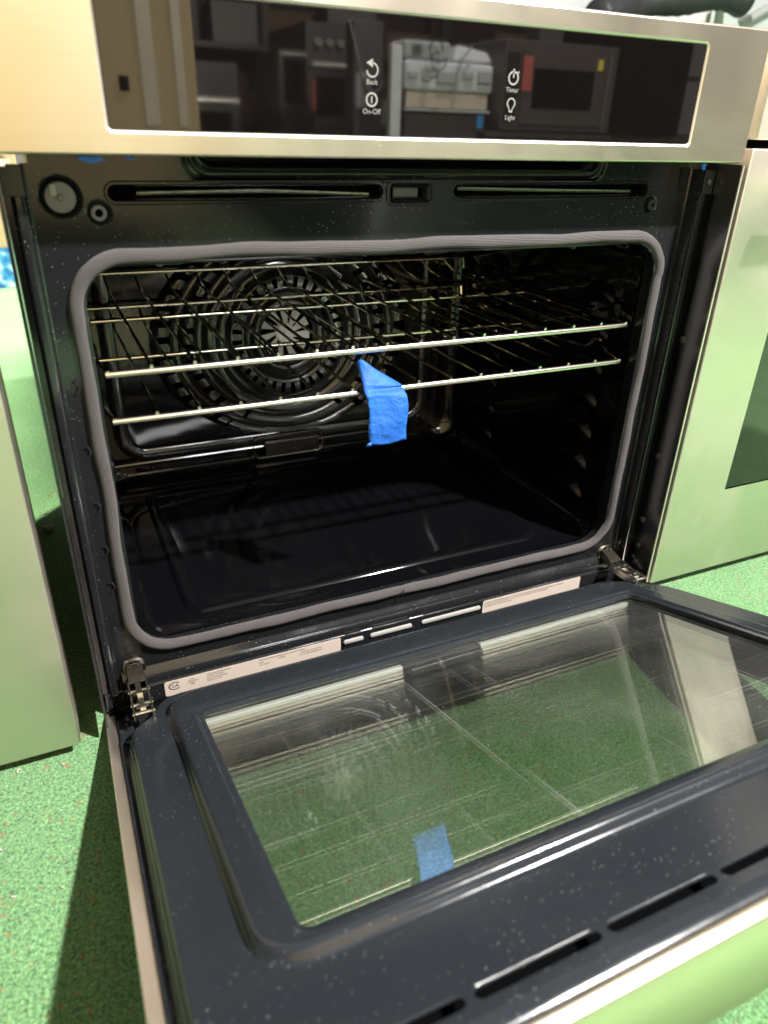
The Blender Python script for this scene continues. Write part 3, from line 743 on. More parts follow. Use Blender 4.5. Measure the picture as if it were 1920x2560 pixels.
# ---- hinges
_add = MB.add
def _low(self, vs, fs, uvs=None): return _add(self, [(x, y*.84, .066+(z-.066)*.62-.002) for x, y, z in vs], fs, uvs)
MB.add = _low
for s in (-1, 1):
    X = s*.338
    mb = MB()
    # mounting boss stamped round the hinge slot
    def ell(o_, y_): return Y(rr(X, .090, .0115+o_, .019+o_, .011+o_, 6), y_)
    mb.loft([ell(.002, -.0002), ell(0, -.003), ell(-.002, -.0035), ell(-.0035, -.001)])
    hg = part('hinge', mb, M['zincdark'], OV)
    mb = MB()
    mb.loft([[(X-.009, -.002, .104), (X+.009, -.002, .104), (X+.009, -.002, .084), (X-.009, -.002, .084)],
             [(X-.0095, -.016, .100), (X+.0095, -.016, .100), (X+.0095, -.020, .078), (X-.0095, -.020, .078)],
             [(X-.0098, -.034, .091), (X+.0098, -.034, .091), (X+.0098, -.036, .070), (X-.0098, -.036, .070)]], True, True, False)
    part('hinge_hood', mb, M['zincdark'], hg, bevel=.0015)
    for q in (-1, 1):
        mb = MB(); x0 = X+q*.0095; 
        prof = [(-.030, .092), (-.048, .090), (-.060, .088), (-.078, .092), (-.096, .094), (-.098, .080), (-.070, .072), (-.030, .068)]
        mb.loft([[(x0-.001, y, z) for y, z in prof], [(x0+.001, y, z) for y, z in prof]], True, True, True)
        part('hinge_cheek', mb, M['zinc'], hg, bevel=.0004)
    mb = MB(); prof = [(-.026, .090), (-.040, .091), (-.060, .086), (-.085, .090), (-.088, .084), (-.055, .078), (-.026, .080)]
    mb.loft([[(X-.0030, y, z) for y, z in prof], [(X+.0030, y, z) for y, z in prof]], True, True, True)
    part('hinge_arm', mb, M['zinc'], hg, bevel=.0006)
    mb = MB()
    for y, z in ((-.044, .084), (-.072, .085), (-.090, .087)): mb.tube([(X-.0115, y, z), (X+.0115, y, z)], .0026, 12)
    mb.box(X-.0075, X+.0075, -.0560, -.0510, .086, .0915)
    mb.box(X-.0065, X+.0065, -.0840, -.0790, .088, .0925)
    part('hinge_pins', mb, M['zinc'], hg)
    mb = MB(); mb.tube([(X-.0050, -.008, .1045), (X, -.008, .1080), (X+.0050, -.008, .1045), (X+.0045, -.010, .0985), (X-.0045, -.010, .0985)], .0013, 8, closed=True); part('hinge_latch', mb, M['zincdark'], hg)

MB.add = _add
# ================================================================== DOOR (local axes: x, -s, t)
TH = .3213
Dm = Matrix.Translation(Vector((0, -.03, .0658))) @ Matrix.Rotation(-TH, 4, 'X')
# liner
half = [(0, .0095), (.296, .0095), (.305, .0115), (.313, .0165), (.320, .027), (.3245, .040), (.331, .053), (.341, .063), (.3485, .071), (.3525, .084), (.3535, .100), (.3535, .548)]
def outline(o_, t):
    pts = []
    n = len(half); H = [Vector(p) for p in half]
    for i in range(1, n):
        a = H[i-1]; c = H[min(i+1, n-1)]; tg = (c-a).normalized(); nr = Vector((tg.y, -tg.x))
        pts.append(H[i]+nr*o_)
    pts[-1] = Vector((H[-1].x+o_, H[-1].y))
    right = pts; left = [Vector((-p.x, p.y)) for p in pts[::-1]]
    return [(p.x, -p.y, t) for p in right+left]
bz = (.2595); bulge = lambda o_, t: T(rr(0, .2400, .3140+o_, .2110+o_, .034+o_, 9), t)
gl_ = lambda o_, t: T(rr(0, .2595, .2840+o_, .1722+o_, .010+max(0, o_), 5), t)
mb = MB()
tf = -.0085
slots = [(-.128-.0905*k-.0445, .0425) for k in range(0, 3)] + [(-.128+.0905*k+.0460, .0425) for k in range(0, 5)]
slh = [T(rr(cx, .5185, hw, .0048, .0048, 5), tf) for cx, hw in slots if abs(cx)+hw < .335]
ol = outline(0, tf)
# main flat: outline up to s=.532, then rolls down
ol2 = [(x, max(y, -.532), t) for x, y, t in ol]
mb.plate(ol2, [bulge(.003, tf)]+slh)
mb.loft([bulge(.003, tf), bulge(.0012, tf+.0010), bulge(0, tf+.0035), bulge(-.0014, tf+.0068), bulge(-.0035, tf+.0083), bulge(-.006, tf+.0086)])
mb.plate(bulge(-.006, tf+.0086), [gl_(.0090, tf+.0086)])
mb.loft([gl_(.0090, tf+.0086), gl_(.0070, tf+.0080), gl_(.0056, tf+.0066), gl_(.0040, tf+.0062), gl_(.0012, tf+.0060), gl_(0, tf+.0052), gl_(0, tf+.0005)])
# edge rolls down with two beads
def edge(o_, t): 
    return [(x, max(y, -.532), t) for x, y, _ in outline(o_, t)]
eds = [edge(0, tf), edge(.0012, tf-.0008), edge(.0020, tf-.0030), edge(.0022, tf-.0060), edge(.0040, tf-.0072), edge(.0052, tf-.0090), edge(.0055, tf-.0130), edge(.0078, tf-.0150), edge(.0085, tf-.0200)]
mb.loft(eds, closed=False)
# slots turned in
for cx, hw in slots:
    if abs(cx)+hw < .335:
        q = lambda o_, t: T(rr(cx, .5185, hw+o_, .0048+o_, .0048+o_, 5), t)
        mb.loft([q(0, tf), q(-.0003, tf-.0002), q(-.0005, tf-.0008), q(-.0005, tf-.0022)])
# roll at the free edge
rp = [(.532, tf), (.537, tf-.0010), (.541, tf-.0034), (.544, tf-.0075), (.5455, tf-.013), (.5455, tf-.022)]
mb.loft([[(-.3535, -s_, t) for s_, t in rp], [(.3535, -s_, t) for s_, t in rp]], closed=False)
door = build('door', mb, M['door_enamel'], None, angle=40); door.parent = OV
door.matrix_local = Matrix.Translation(-Vector(OV.location)) @ Dm
door['label'] = 'half open oven door with speckled blue-black inner liner and large window'
def dpart(name, mb, mat, **k):
    o = build(name, mb, mat, None, **k); o.parent = door; return o
# raised bead near the window sides
mb = MB()
# stainless skin with side strips and end cap
mb = MB()
mb.box(-.378, -.3672, -.5600, .0290, -.0540, -.0270)
dpart('side_strip', mb, M['steel_edge'], bevel=.0010)
mb = MB(); mb.box(.3672, .378, -.5600, .0290, -.0540, -.0270)
dpart('side_strip', mb, M['steel_edge'], bevel=.0010)
cap = [(.5490, -.0060), (.5508, -.0016), (.5540, .0000), (.5600, .0000), (.5618, -.0008), (.5624, -.0026), (.5624, -.0500), (.5600, -.0530), (.5480, -.0545)]
mb = MB(); mb.loft([[(-.378, -s_, t) for s_, t in cap], [(.378, -s_, t) for s_, t in cap]], closed=False)
dpart('door_end_cap', mb, M['steel'], angle=50)
mb = MB(); o4 = [(-.378, -.5480, -.0550), (.378, -.5480, -.0550), (.378, .029, -.0550), (-.378, .029, -.0550)]
win = T(rr(0, .3125, .2850, .1855, .012, 5), -.0550)
mb.plate(o4, [win]); win2 = T(rr(0, .3125, .2850, .1855, .012, 5), -.0535); mb.plate([(x, y, -.0535) for x, y, t in o4], [win2]); mb.loft([win, win2])
dpart('outer_skin', mb, M['steel'], smooth=False)
mb = MB(); mb.box(-.345, .345, -.5340, -.5020, -.0260, -.0225); mb.box(-.345, .345, -.5045, -.5015, -.0224, -.0115)
dpart('slot_backing', mb, M['black'], smooth=False)
# channel between liner and skin
mb = MB(); o5 = [(-.3665, -.5470, -.0300), (.3665, -.5470, -.0300), (.3665, .012, -.0300), (-.3665, .012, -.0300)]
mb.plate(o5, [T(rr(0, .2920, .2862, .2050, .010, 4), -.0300)])
dpart('inner_tray', mb, M['blackplastic'], smooth=False)
for s in (-1, 1):
    mb = MB(); pf = [(.3575, -.0285), (.3600, -.0250), (.3630, -.0240), (.3665, -.0235), (.3668, -.0290)]
    mb.loft([[(s*x, -.060, t) for x, t in pf], [(s*x, -.546, t) for x, t in pf]], closed=False)
    dpart('edge_channel', mb, M['door_enamel'], angle=30)

# hinge pocket plates at the corners
for s in (-1, 1):
    mb = MB(); x0, x1 = sorted((s*.3500, s*.3662)); mb.box(x0, x1, -.062, -.008, -.0295, -.0240)
    dpart('hinge_pocket', mb, M['door_enamel'], bevel=.002)
    mb = MB(); x0, x1 = sorted((s*.3150, s*.3245)); mb.box(x0, x1, -.034, -.004, -.0295, -.0180)
    dpart('pocket_tab', mb, M['door_enamel'], bevel=.002)
# panes
mb = MB(); mb.box(-.2925, .2925, -.4400, -.0790, tf-.0046, tf-.0006); dpart('inner_glass', mb, M['glass'], smooth=False)
mb = MB(); mb.box(-.3000, .3000, -.5050, -.0300, -.0520, -.0490); dpart('outer_glass', mb, M['glass_out'], smooth=False)
mb = MB(); mb.box(-.2925, .2925, -.4450, -.0800, -.0275, -.0250); dpart('middle_glass', mb, M['glass_out'], smooth=False)
mb = MB(); mb.plate([(-.300, -.5050, -.0526), (.300, -.5050, -.0526), (.300, -.0300, -.0526), (-.300, -.0300, -.0526)], [T(rr(0, .3125, .2840, .1845, .012, 5), -.0526)])
dpart('frit_border', mb, M['black'], smooth=False)
mb = MB(); l0 = T(rr(0, .2595, .2925, .1800, .012, 5), tf-.005); 
mb.loft([l0, T(rr(0, .2595, .2925, .1800, .012, 5), -.0295)])
dpart('window_frame', mb, M['blackplastic'], smooth=False)
for x0, x1 in ((-.282, -.054), (.051, .282)):
    mb = MB(); mb.box(x0, x1, -.0885, -.0805, -.0205, -.0145); dpart('pane_clamp', mb, M['clamp'], bevel=.0012)
    mb = MB(); mb.box(x0, x1, -.0870, -.0805, -.0245, -.0210); dpart('clamp_foot', mb, M['steel_edge'], smooth=False)
mb = MB(); mb.box(-.050, .047, -.1010, -.0805, -.0240, -.0150); dpart('centre_clip', mb, M['blackplastic'], bevel=.002)
# handle on the outer side
mb = MB(); mb.tube([(-.33, -.505, -.100), (.33, -.505, -.100)], .011, 20)
for x in (-.28, .28): mb.tube([(x, -.505, -.100), (x, -.505, -.056)], .009, 14)
dpart('handle', mb, M['steel_edge'])
# ragged highlights inside the vent slots, put in as bright zinc wire
for cx, hw in slots:
    if abs(cx)+hw < .335:
        mb = MB(); path = [(cx-hw+.004+(2*hw-.008)*i/22, -.5225+random.uniform(-.0004, .0007), tf-.0055+random.uniform(-.0012, .0012)) for i in range(23)]
        mb.tube(path, .0009, 6); dpart('slot_highlight', mb, M['zinc'])

# ================================================================== RACKS
def make_rack(name, zf, label):
    t = thing(name, label, 'oven rack', (0, .02, zf), group='chrome oven racks in the oven')
    mb = MB(); R = .0036
    mb.tube([(-.318, .020, zf), (.318, .020, zf)], R, 14); part('front_rail', mb, M['rail'], t)
    mb = MB(); mb.tube([(-.312, .243, zf), (.312, .243, zf)], R*.85, 12); part('middle_rail', mb, M['chrome'], t)
    mb = MB(); mb.tube([(-.314, .437, zf+.022), (.314, .437, zf+.022)], R*.75, 12); part('rear_rail', mb, M['chrome'], t)
    # side wires with the stop hook
    for s in (-1, 1):
        x = s*.316
        path = [(x, .018, zf+.002), (x+s*.004, .034, zf+.004), (x+s*.006, .052, zf+.005), (x+s*.006, .060, zf+.012), (x+s*.006, .068, zf+.017), (x+s*.006, .078, zf+.016), (x+s*.006, .086, zf+.006), (x+s*.006, .096, zf+.001), (x+s*.004, .12, zf), (x, .40, zf), (x, .432, zf+.004), (x, .437, zf+.022)]
        mb = MB(); mb.tube(path, .0024, 8); part('side_rail', mb, M['chrome'], t)
    w = [-.2747, -.2325, -.1890, -.1457, -.1035, -.0620, -.0204, .0215, .0639, .1050, .1484, .1915, .2348, .2775]
    for x in w:
        mb = MB(); mb.tube([(x, .0192, zf+.0048), (x, .0260, zf+.0056), (x, .36, zf+.0050), (x, .400, zf+.0085), (x, .4360, zf+.0200)], .0019, 8)
        part('wire', mb, M['chrome'], t)
    return t
make_rack('oven_rack', .4140, 'chrome oven rack on the upper guides, above the taped rack')
make_rack('oven_rack', .3662, 'chrome oven rack on the lower guides, with blue tape on its front rail')

# ---- blue painter's tape folded over the lower rack front rail
mb = MB(); n = 40; m_ = 12
def tape_pt(u, v):
    # v 0..1 from the free curled top end to the bottom; u 0..1 across
    if v < .30:                                     # flap leaning back above the rail, torn to a point at left
        k = v/.30; top = .4050-.0300*min(1, (abs(u-.10)/.90))**.85
        z = top+(.3735-top)*k
        y = .006+.020*(1-k)*(1-.6*u)-.004*math.sin(u*6)*(1-k)
        x = -.0555+.0475*u+.002*k
    elif v < .38:
        k = (v-.30)/.08
        y = .006+.010*-1*math.sin(k*math.pi/2)+.004; z = .3725-.0050*k; x = -.0535+.0475*u
    else:
        k = (v-.38)/.62
        y = .0000-.0035*math.sin(k*2.6)+.0022*math.sin(u*5+k*3); z = .3675-.0575*k-(.0012*math.sin(u*3)); x = -.0530+.0475*u+.0045*k+.0015*math.sin(k*6)
    return (x, y, z)
vs = []; fs = []
for i in range(n+1):
    for j in range(m_+1): vs.append(tape_pt(j/m_, i/n))
for i in range(n):
    for j in range(m_):
        a = i*(m_+1)+j; fs.append((a, a+1, a+m_+2, a+m_+1))
mb.add(vs, fs)
# doubled-over end lip
mb.add([(-.0515, -.0060, .3105), (-.0490, -.0068, .3160), (-.0490, -.0060, .3102), (-.0560, -.0050, .3100), (-.0535, -.0050, .3140)], [(0, 1, 2), (3, 4, 1, 0)])
tp = build('masking_tape', mb, M['tape'], base=(-.03, 0, .37), angle=180)
sd = tp.modifiers.new('thick', 'SOLIDIFY'); sd.thickness = .0004
tag(tp, 'strip of blue painter\'s tape hanging from the front rail of the lower rack', 'tape')

# scraps of tape and putty on the panel's lower edge
def scrap(loc, sx, sz, mat, label, name='tape_scrap', cat='tape scrap', seed=1, grp='blue tape scraps under the control panel'):
    rnd = random.Random(seed); mb = MB(); n = 14; front = []; 
    for i in range(n):
        a = 2*math.pi*i/n; k = 1+rnd.uniform(-.35, .3); front.append((loc[0]+sx*k*math.cos(a), loc[1]+rnd.uniform(-.0006, .0006), loc[2]+sz*k*math.sin(a)))
    mb.loft([[(x, y+.0015, z) for x, y, z in front], front], True, True, True)
    return tag(build(name, mb, mat, base=loc, angle=80), label, cat, grp)
scrap((-.3070, -.046, .6030), .0095, .0022, M['tape'], 'larger blue tape scrap under the left end of the control panel', seed=3)
scrap((-.2790, -.046, .6045), .0035, .0012, M['tape'], 'tiny blue tape scrap right of the larger one under the control panel', seed=4)
scrap((.3270, -.046, .6030), .0036, .0034, M['tape'], 'blue tape scrap at the right end of the control panel, above the side trim', seed=5)
scrap((-.3700, -.049, .6020), .0050, .0035, M['crumb'], 'cream putty lump at the lower left corner of the control panel', 'putty_lump', 'putty', 6, None)

# ================================================================== NEIGHBOUR OVENS
def neighbour(name, label, x0, x1, y0, zb, rot=0, win=True):
    t = thing(name, label, 'oven', ((x0+x1)/2, y0+.3, FLOOR), group='stainless wall ovens beside the open one')
    mb = MB(); mb.box(x0+.035, x1-.035, y0+.06, y0+.62, zb+.004, .72); part('body', mb, M['zincdark'], t, smooth=False)
    mb = MB(); mb.box(x0+.05, x1-.05, y0+.03, y0+.60, FLOOR+.001, zb+.003); part('base', mb, M['black'], t, smooth=False)
    # door: folded sheet with a window hole
    mb = MB(); zc, hz = (zb+.621)/2, (.621-zb)/2; xc, hx = (x0+x1)/2, (x1-x0)/2
    og = lambda o_, y_: Y(rr(xc, zc, hx+o_, hz+o_, .002, 3), y_)
    wz0, wz1 = .1815, .505; wn = Y(rr(xc, (wz0+wz1)/2, hx-.1045, (wz1-wz0)/2, .002, 3), y0)
    mb.plate(og(-.0012, y0), [wn]); mb.loft([og(-.0012, y0), og(-.0003, y0+.0004), og(0, y0+.0014), og(0, y0+.045)])
    dr = part('door', mb, M['steel_n'], t, angle=50)
    mb = MB(); mb.loft([Y(rr(xc, (wz0+wz1)/2, hx-.1045, (wz1-wz0)/2, .002, 3), y0+.0001), Y(rr(xc, (wz0+wz1)/2, hx-.1045, (wz1-wz0)/2, .002, 3), y0+.002)], True, False, True)
    part('window', mb, M['ctrlglass'], dr, smooth=False)
    mb = MB(); mb.tube([(x0+.05, y0-.05, .585), (x1-.05, y0-.05, .585)], .010, 18)
    for x in (x0+.09, x1-.09): mb.tube([(x, y0-.05, .585), (x, y0, .585)], .008, 12)
    if win != 'nohandle': part('handle', mb, M['steel_edge'], dr)
    mb = MB(); zc, hz = (.630+.7313)/2, (.7313-.630)/2
    og2 = lambda o_, y_: Y(rr(xc+.002, zc, hx-.004+o_, hz+o_, .002, 3), y_)
    g2 = Y(rr(xc, zc, hx-.09, hz-.018, .002, 3), y0+.004)
    mb.plate(og2(-.0012, y0+.004), [g2]); mb.loft([og2(-.0012, y0+.004), og2(0, y0+.0054), og2(0, y0+.05)])
    pn = part('control_panel', mb, M['steel_n'], t, angle=50)
    mb = MB(); mb.loft([[(x, y0+.0045, z) for x, y, z in g2], [(x, y0+.007, z) for x, y, z in g2]], True, False, True); part('control_glass', mb, M['ctrlglass'], pn, smooth=False)
    # silver side trim standing behind door and panel edge
    for xa, xb in ((x0-.0004, x0+.012), (x1-.012, x1+.0004)):
        mb = MB(); mb.box(xa, xb, y0+.046, y0+.0585, .050, .728); part('side_trim', mb, M['steel_v'], t, smooth=False)
    mb = MB(); mb.box(x0+.012, x1-.012, y0+.010, y0+.04, .6215, .6290); part('gap_strip', mb, M['black'], t, smooth=False)
    return t
neighbour('wall_oven', 'closed stainless wall oven right of the open one, green carpet mirrored in its door', .3852, 1.141, -.0555, .0455)
neighbour('wall_oven', 'closed stainless wall oven at the left frame edge, left of the open one', -1.160, -.4040, -.0625, .0455, win='nohandle')

# ================================================================== THINGS BEHIND
# crumb and lint on the carpet in the gap
mb = MB(); bm = bmesh.new(); bmesh.ops.create_icosphere(bm, subdivisions=3, radius=.0075)
for v in bm.verts:
    k = 1+.28*math.sin(v.co.x*900+1)*math.cos(v.co.y*700)+.12*random.uniform(-1, 1); v.co = Vector((v.co.x*1.2*k, v.co.y*.9*k, v.co.z*.75*k))
bm.verts.ensure_lookup_table(); mb.add([(v.co.x-.416, v.co.y+.465, v.co.z+FLOOR+.006) for v in bm.verts], [tuple(v.index for v in f.verts) for f in bm.faces]); bm.free()
tag(build('foam_crumb', mb, M['crumb'], base=(-.416, .465, FLOOR)), 'cream foam crumb on the dark carpet between the left oven and the open one', 'crumb')
rl = random.Random(5)
mb = MB()
for i in range(46):
    if i < 22: x, y = rl.uniform(-.47, -.39), rl.uniform(.05, .70)
    elif i < 34: x, y = rl.uniform(-.72, -.42), rl.uniform(-.50, -.05)
    else: x, y = rl.uniform(.40, .95), rl.uniform(-.50, -.10)
    a = rl.uniform(0, 6.3); l = rl.uniform(.0015, .0035); z = FLOOR+.0012
    mb.tube([(x, y, z), (x+l*math.cos(a), y+l*math.sin(a), z+.0009), (x+2*l*math.cos(a+.7), y+2*l*math.sin(a+.7), z)], rl.uniform(.0004, .0010), 5)
tag(build('carpet_lint', mb, M['paper'], base=(-.4, 0, FLOOR)), 'scattered pale lint and crumbs on the green carpet', 'lint', None, 'stuff')
# blue printed carton and cardboard box on top, far behind
def carton(name, x0, x1, y0, y1, z0, z1, mat, label, cat='box', flap=True, group=None):
    t = thing(name, label, cat, ((x0+x1)/2, (y0+y1)/2, z0), group)
    mb = MB(); mb.box(x0, x1, y0, y1, z0, z1); part('box_body', mb, mat, t, bevel=.003)
    mb = MB(); mb.box(x0-.001, x1+.001, y0-.0012, y1+.001, z1-.004, z1+.0015); part('lid', mb, mat, t, bevel=.001)
    return t
bx = carton('printed_carton', -1.05, -.36, 2.60, 2.95, FLOOR+.001, .178, M['carton'], 'blue and white printed carton on the carpet behind the ovens')
carton('cardboard_box', -1.05, -.36, 2.60, 2.95, .181, .330, M['card'], 'brown cardboard box lying on the blue printed carton')
carton('cardboard_box', -1.05, -.36, 2.62, 2.95, .333, .52, M['card'], 'taller brown cardboard box, topmost of the stack behind the ovens')
# white appliances above the panel
def white_app(name, x0, x1, y0, y1, z0, z1, label, handle=None):
    t = thing(name, label, 'appliance', ((x0+x1)/2, (y0+y1)/2, z0), 'white appliances behind the ovens')
    mb = MB(); mb.box(x0, x1, y0+.03, y1, z0+.03, z1); part('cabinet', mb, M['white'], t, bevel=.008)
    mb = MB(); mb.box(x0+.004, x1-.004, y0, y0+.027, z0+.06, z1-.012); dd = part('door', mb, M['white'], t, bevel=.008)
    mb = MB(); mb.box(x0+.03, x1-.03, y0+.06, y1-.03, z0, z0+.029); part('plinth', mb, M['black'], t, smooth=False)
    if handle:
        mb = MB(); a, b = handle; mb.tube([(a[0], y0, a[2]), a, b, (b[0], y0, b[2])], .012, 12); part('handle', mb, M['grey'], dd)
    return t
white_app('chest_freezer', .35, 1.33, 1.32, 1.9, FLOOR+.001, 1.35, 'white appliance behind the control panel, left of the black plastic hose')
white_app('white_fridge', 1.655, 2.35, 1.30, 1.9, FLOOR+.001, 1.45, 'white appliance with a grey slanted handle behind the right neighbour oven', ((1.762, 1.265, .958), (1.92, 1.265, 1.03)))
# black crumpled hose between them
mb = MB(); path = []; rad = []
for i in range(30):
    k = i/29; path.append((1.16+.50*k, 1.24+.03*math.sin(k*5), .915+.080*math.sin(k*1.9))); rad.append(.042+.006*math.sin(i*.45)+.0015*math.sin(i*2.7))
mb.tube(path, rad, 16)
o = build('black_hose', mb, M['foil'], base=(1.45, 1.24, .93), angle=180); tag(o, 'thick black crumpled plastic hose lying between the white appliances', 'hose')
t = thing('wire_shelf_unit', 'dark metal shelf unit standing between the white appliances', 'shelf', (1.49, 1.6, FLOOR))
mb = MB(); mb.box(1.34, 1.64, 1.33, 1.75, .884, .896); part('shelf', mb, M['darkgrey'], t, bevel=.002)
mb = MB(); mb.box(1.34, 1.64, 1.74, 1.75, .898, 1.3); part('back_panel', mb, M['darkgrey'], t, smooth=False)
mb = MB(); mb.box(1.342, 1.638, 1.335, 1.75, FLOOR+.001, .883); part('cabinet', mb, M['darkgrey'], t, smooth=False)

# ================================================================== ROOM SIDE seen as reflections in the glass and steel
def bigbox():
    t = thing('standing_carton', 'tall brown carton before the open oven, mirrored at the left of the control panel', 'box', (-.75, -1.75, FLOOR))
    mb = MB(); mb.box(-1.75, .130, -2.1, -1.72, .400, 2.0); part('carton_body', mb, M['card'], t, bevel=.004)
    mb = MB(); mb.box(-1.75, .130, -1.7200, -1.7192, 1.02, 1.024); part('crease', mb, M['cardtape'], t, smooth=False)
    mb = MB(); mb.box(-.075, -.050, -1.7195, -1.7170, .70, .735); part('grip_slot', mb, M['black'], t, smooth=False)
    for x0, x1 in ((-.015, .022), (.075, .098)):
        mb = MB(); mb.box(x0, x1, -1.7195, -1.7175, .62, 1.99); part('parcel_tape', mb, M['cardtape'], t, smooth=False)
    return t
bigbox()
b_ = MB(); b_.box(-1.76, .135, -2.1, -1.715, FLOOR+.001, .398); tag(build('black_plinth', b_, M['blackplastic'], base=(-.8, -1.9, FLOOR), bevel=.006), 'low black plinth under the tall brown carton', 'plinth')
def counter(name, label, x0, x1, y0, y1, h, mat):
    t = thing(name, label, 'cabinet', ((x0+x1)/2, (y0+y1)/2, FLOOR))
    mb = MB(); mb.box(x0, x1, y0, y1, FLOOR+.03, h-.02); part('cabinet', mb, mat, t, bevel=.004)
    mb = MB(); mb.box(x0-.01, x1+.01, y0-.01, y1+.01, h-.019, h); part('top', mb, M['darkgrey'], t, bevel=.003)
    mb = MB(); mb.box(x0+.03, x1-.03, y0+.03, y1-.03, FLOOR+.001, FLOOR+.029); part('plinth', mb, M['black'], t, smooth=False)
    return t
counter('display_cabinet', 'black low cabinet under the mirrored microwave', 1.26, 2.25, -2.55, -2.02, .630, M['blackplastic'])
def microwave(label, x0, x1, y, z0, z1):
    t = thing('microwave', label, 'microwave', ((x0+x1)/2, y-.2, z0), None)
    mb = MB(); mb.box(x0, x1, y-.38, y, z0, z1); part('cabinet', mb, M['mwbrown'], t, bevel=.005)
    w = x1-x0
    mb = MB(); mb.box(x0+.15*w, x1-.11*w, y+.0005, y+.010, z0+.02, z1-.03); dr = part('door', mb, M['mwbrown'], t, bevel=.003)
    mb = MB(); mb.box(x0+.24*w, x1-.22*w, y+.0105, y+.013, z0+.075, z1-.085); part('window', mb, M['black'], dr, bevel=.002)
    mb = MB(); mb.box(x0+.14*w, x0+.18*w+.02, y+.0105, y+.013, z0+.13, z1-.05); part('sticker', mb, M['red'], dr, smooth=False)
    mb = MB(); mb.box(x1-.20*w, x1-.155*w, y+.0105, y+.013, z1-.08, z1-.045); part('sticker', mb, M['yellow'], dr, smooth=False)
    mb = MB(); mb.box(x0+.01, x0+.12*w, y+.0005, y+.006, z0+.03, z1-.04); part('keypad', mb, M['blackplastic'], t, bevel=.002)
    for k in range(28):
        mb = MB(); zz = z0+.03+k*(z1-z0-.06)/27; mb.box(x1-.075*w, x1-.060*w, y+.0005, y+.0012, zz-.0018, zz+.0018); part('vent_dot', mb, M['print'], t, smooth=False)
    return t
microwave('dark grey microwave with red and yellow stickers, mirrored at the right of the control glass', 1.30, 1.81, -2.0, .636, .925)
mb = MB(); mb.box(1.83, 2.16, -2.4, -1.98, .632, 1.02); tag(build('black_speaker_box', mb, M['black'], base=(2.0, -2.2, .632), bevel=.004), 'matt black box right of the microwave, mirrored in the control glass', 'box')
def far_oven(label, x0, x1, y, z0, z1, knobs=True, light=False):
    t = thing('range_oven', label, 'oven', ((x0+x1)/2, y-.3, z0), 'dark ovens mirrored in the control glass')
    mb = MB(); mb.box(x0, x1, y-.6, y, z0, z1); part('cabinet', mb, M['darkgrey'], t, bevel=.004)
    w = x1-x0; h = z1-z0
    mb = MB(); mb.box(x0+.03*w, x1-.03*w, y+.0005, y+.02, z0+.05*h, z0+.66*h); dr = part('door', mb, M['darksteel'], t, bevel=.004)
    mb = MB(); mb.box(x0+.16*w, x1-.16*w, y+.0205, y+.023, z0+.16*h, z0+.52*h); part('window', mb, M['black'], dr, bevel=.002)
    mb = MB(); mb.tube([(x0+.06*w, y+.05, z0+.62*h), (x1-.06*w, y+.05, z0+.62*h)], .010, 10); part('handle', mb, M['steel_edge'], dr)
    mb = MB(); mb.box(x0+.10*w, x0+.17*w, y+.0205, y+.023, z0+.22*h, z0+.50*h); part('sticker', mb, M['red'], dr, smooth=False)
    if knobs:
        for k in range(3):
            mb = MB(); mb.cyl((x0+w*(.25+.25*k), y+.0005, z0+.82*h), (0, 1, 0), .018, .025, 16); part('knob', mb, M['zinc'], t)
    return t
far_oven('dark range oven with chrome knobs and red label, mirrored left of the power icon', .964, 1.19, -3.2, .60, 1.06)
far_oven('dim range oven without knobs, leftmost of the mirrored ovens beside the carton', .44, .74, -3.6, .45, .90, knobs=False)
far_oven('low range oven with a bright handle, mirrored at the lower edge of the control glass', .90, 1.19, -3.17, .10, .585)
counter('display_cabinet', 'dark low cabinet carrying the dim leftmost mirrored oven', .42, .76, -4.2, -3.6, .445, M['darkgrey'])
t = thing('shelf_wall', 'dark brown shelf wall far behind, mirrored along the top of the control glass', 'shelf', (1.5, -4.6, FLOOR))
mb = MB(); mb.box(-.6, 4.6, -4.8, -4.7, FLOOR+.001, 1.88); part('back_board', mb, plain('dark_brown_board', (.05, .032, .028), .6, 0, .3, 3), t, smooth=False)
rs = random.Random(11)
for z in (.62, 1.02, 1.38, 1.75):
    mb = MB(); mb.box(-.6, 4.6, -4.698, -4.35, z, z+.03); part('shelf_board', mb, M['darkgrey'], t, smooth=False)
for x in (-.1, 1.1, 2.3, 3.5):
    mb = MB(); mb.box(x, x+.04, -4.40, -4.34, FLOOR+.001, 1.88); part('upright', mb, M['darkgrey'], t, smooth=False)
# goods on the shelves
k = 0
GL = ['small grey carton', 'brown carton', 'black case']
ORD = 'first second third fourth fifth sixth seventh eighth ninth tenth eleventh twelfth'.split()
for z, sh in ((.65, 'lowest'), (1.05, 'middle'), (1.41, 'upper')):
    x = .05; k = 0
    while x < 3.3:
        w = rs.uniform(.12, .34); h = rs.uniform(.12, .30); q = rs.choice((0, 1, 2)); mb = MB(); mb.box(x, x+w, -4.68, -4.45, z+.0005, z+h)
        o = tag(build('shelf_carton', mb, (M['grey'], M['card_dark'], M['blackplastic'])[q], base=(x, -4.6, z), bevel=.004), '%s, %s from the left on the %s shelf of the mirrored wall' % (GL[q], ORD[k], sh), 'box', 'goods on the dark shelf wall'); k += 1
        x += w+rs.uniform(.03, .22)
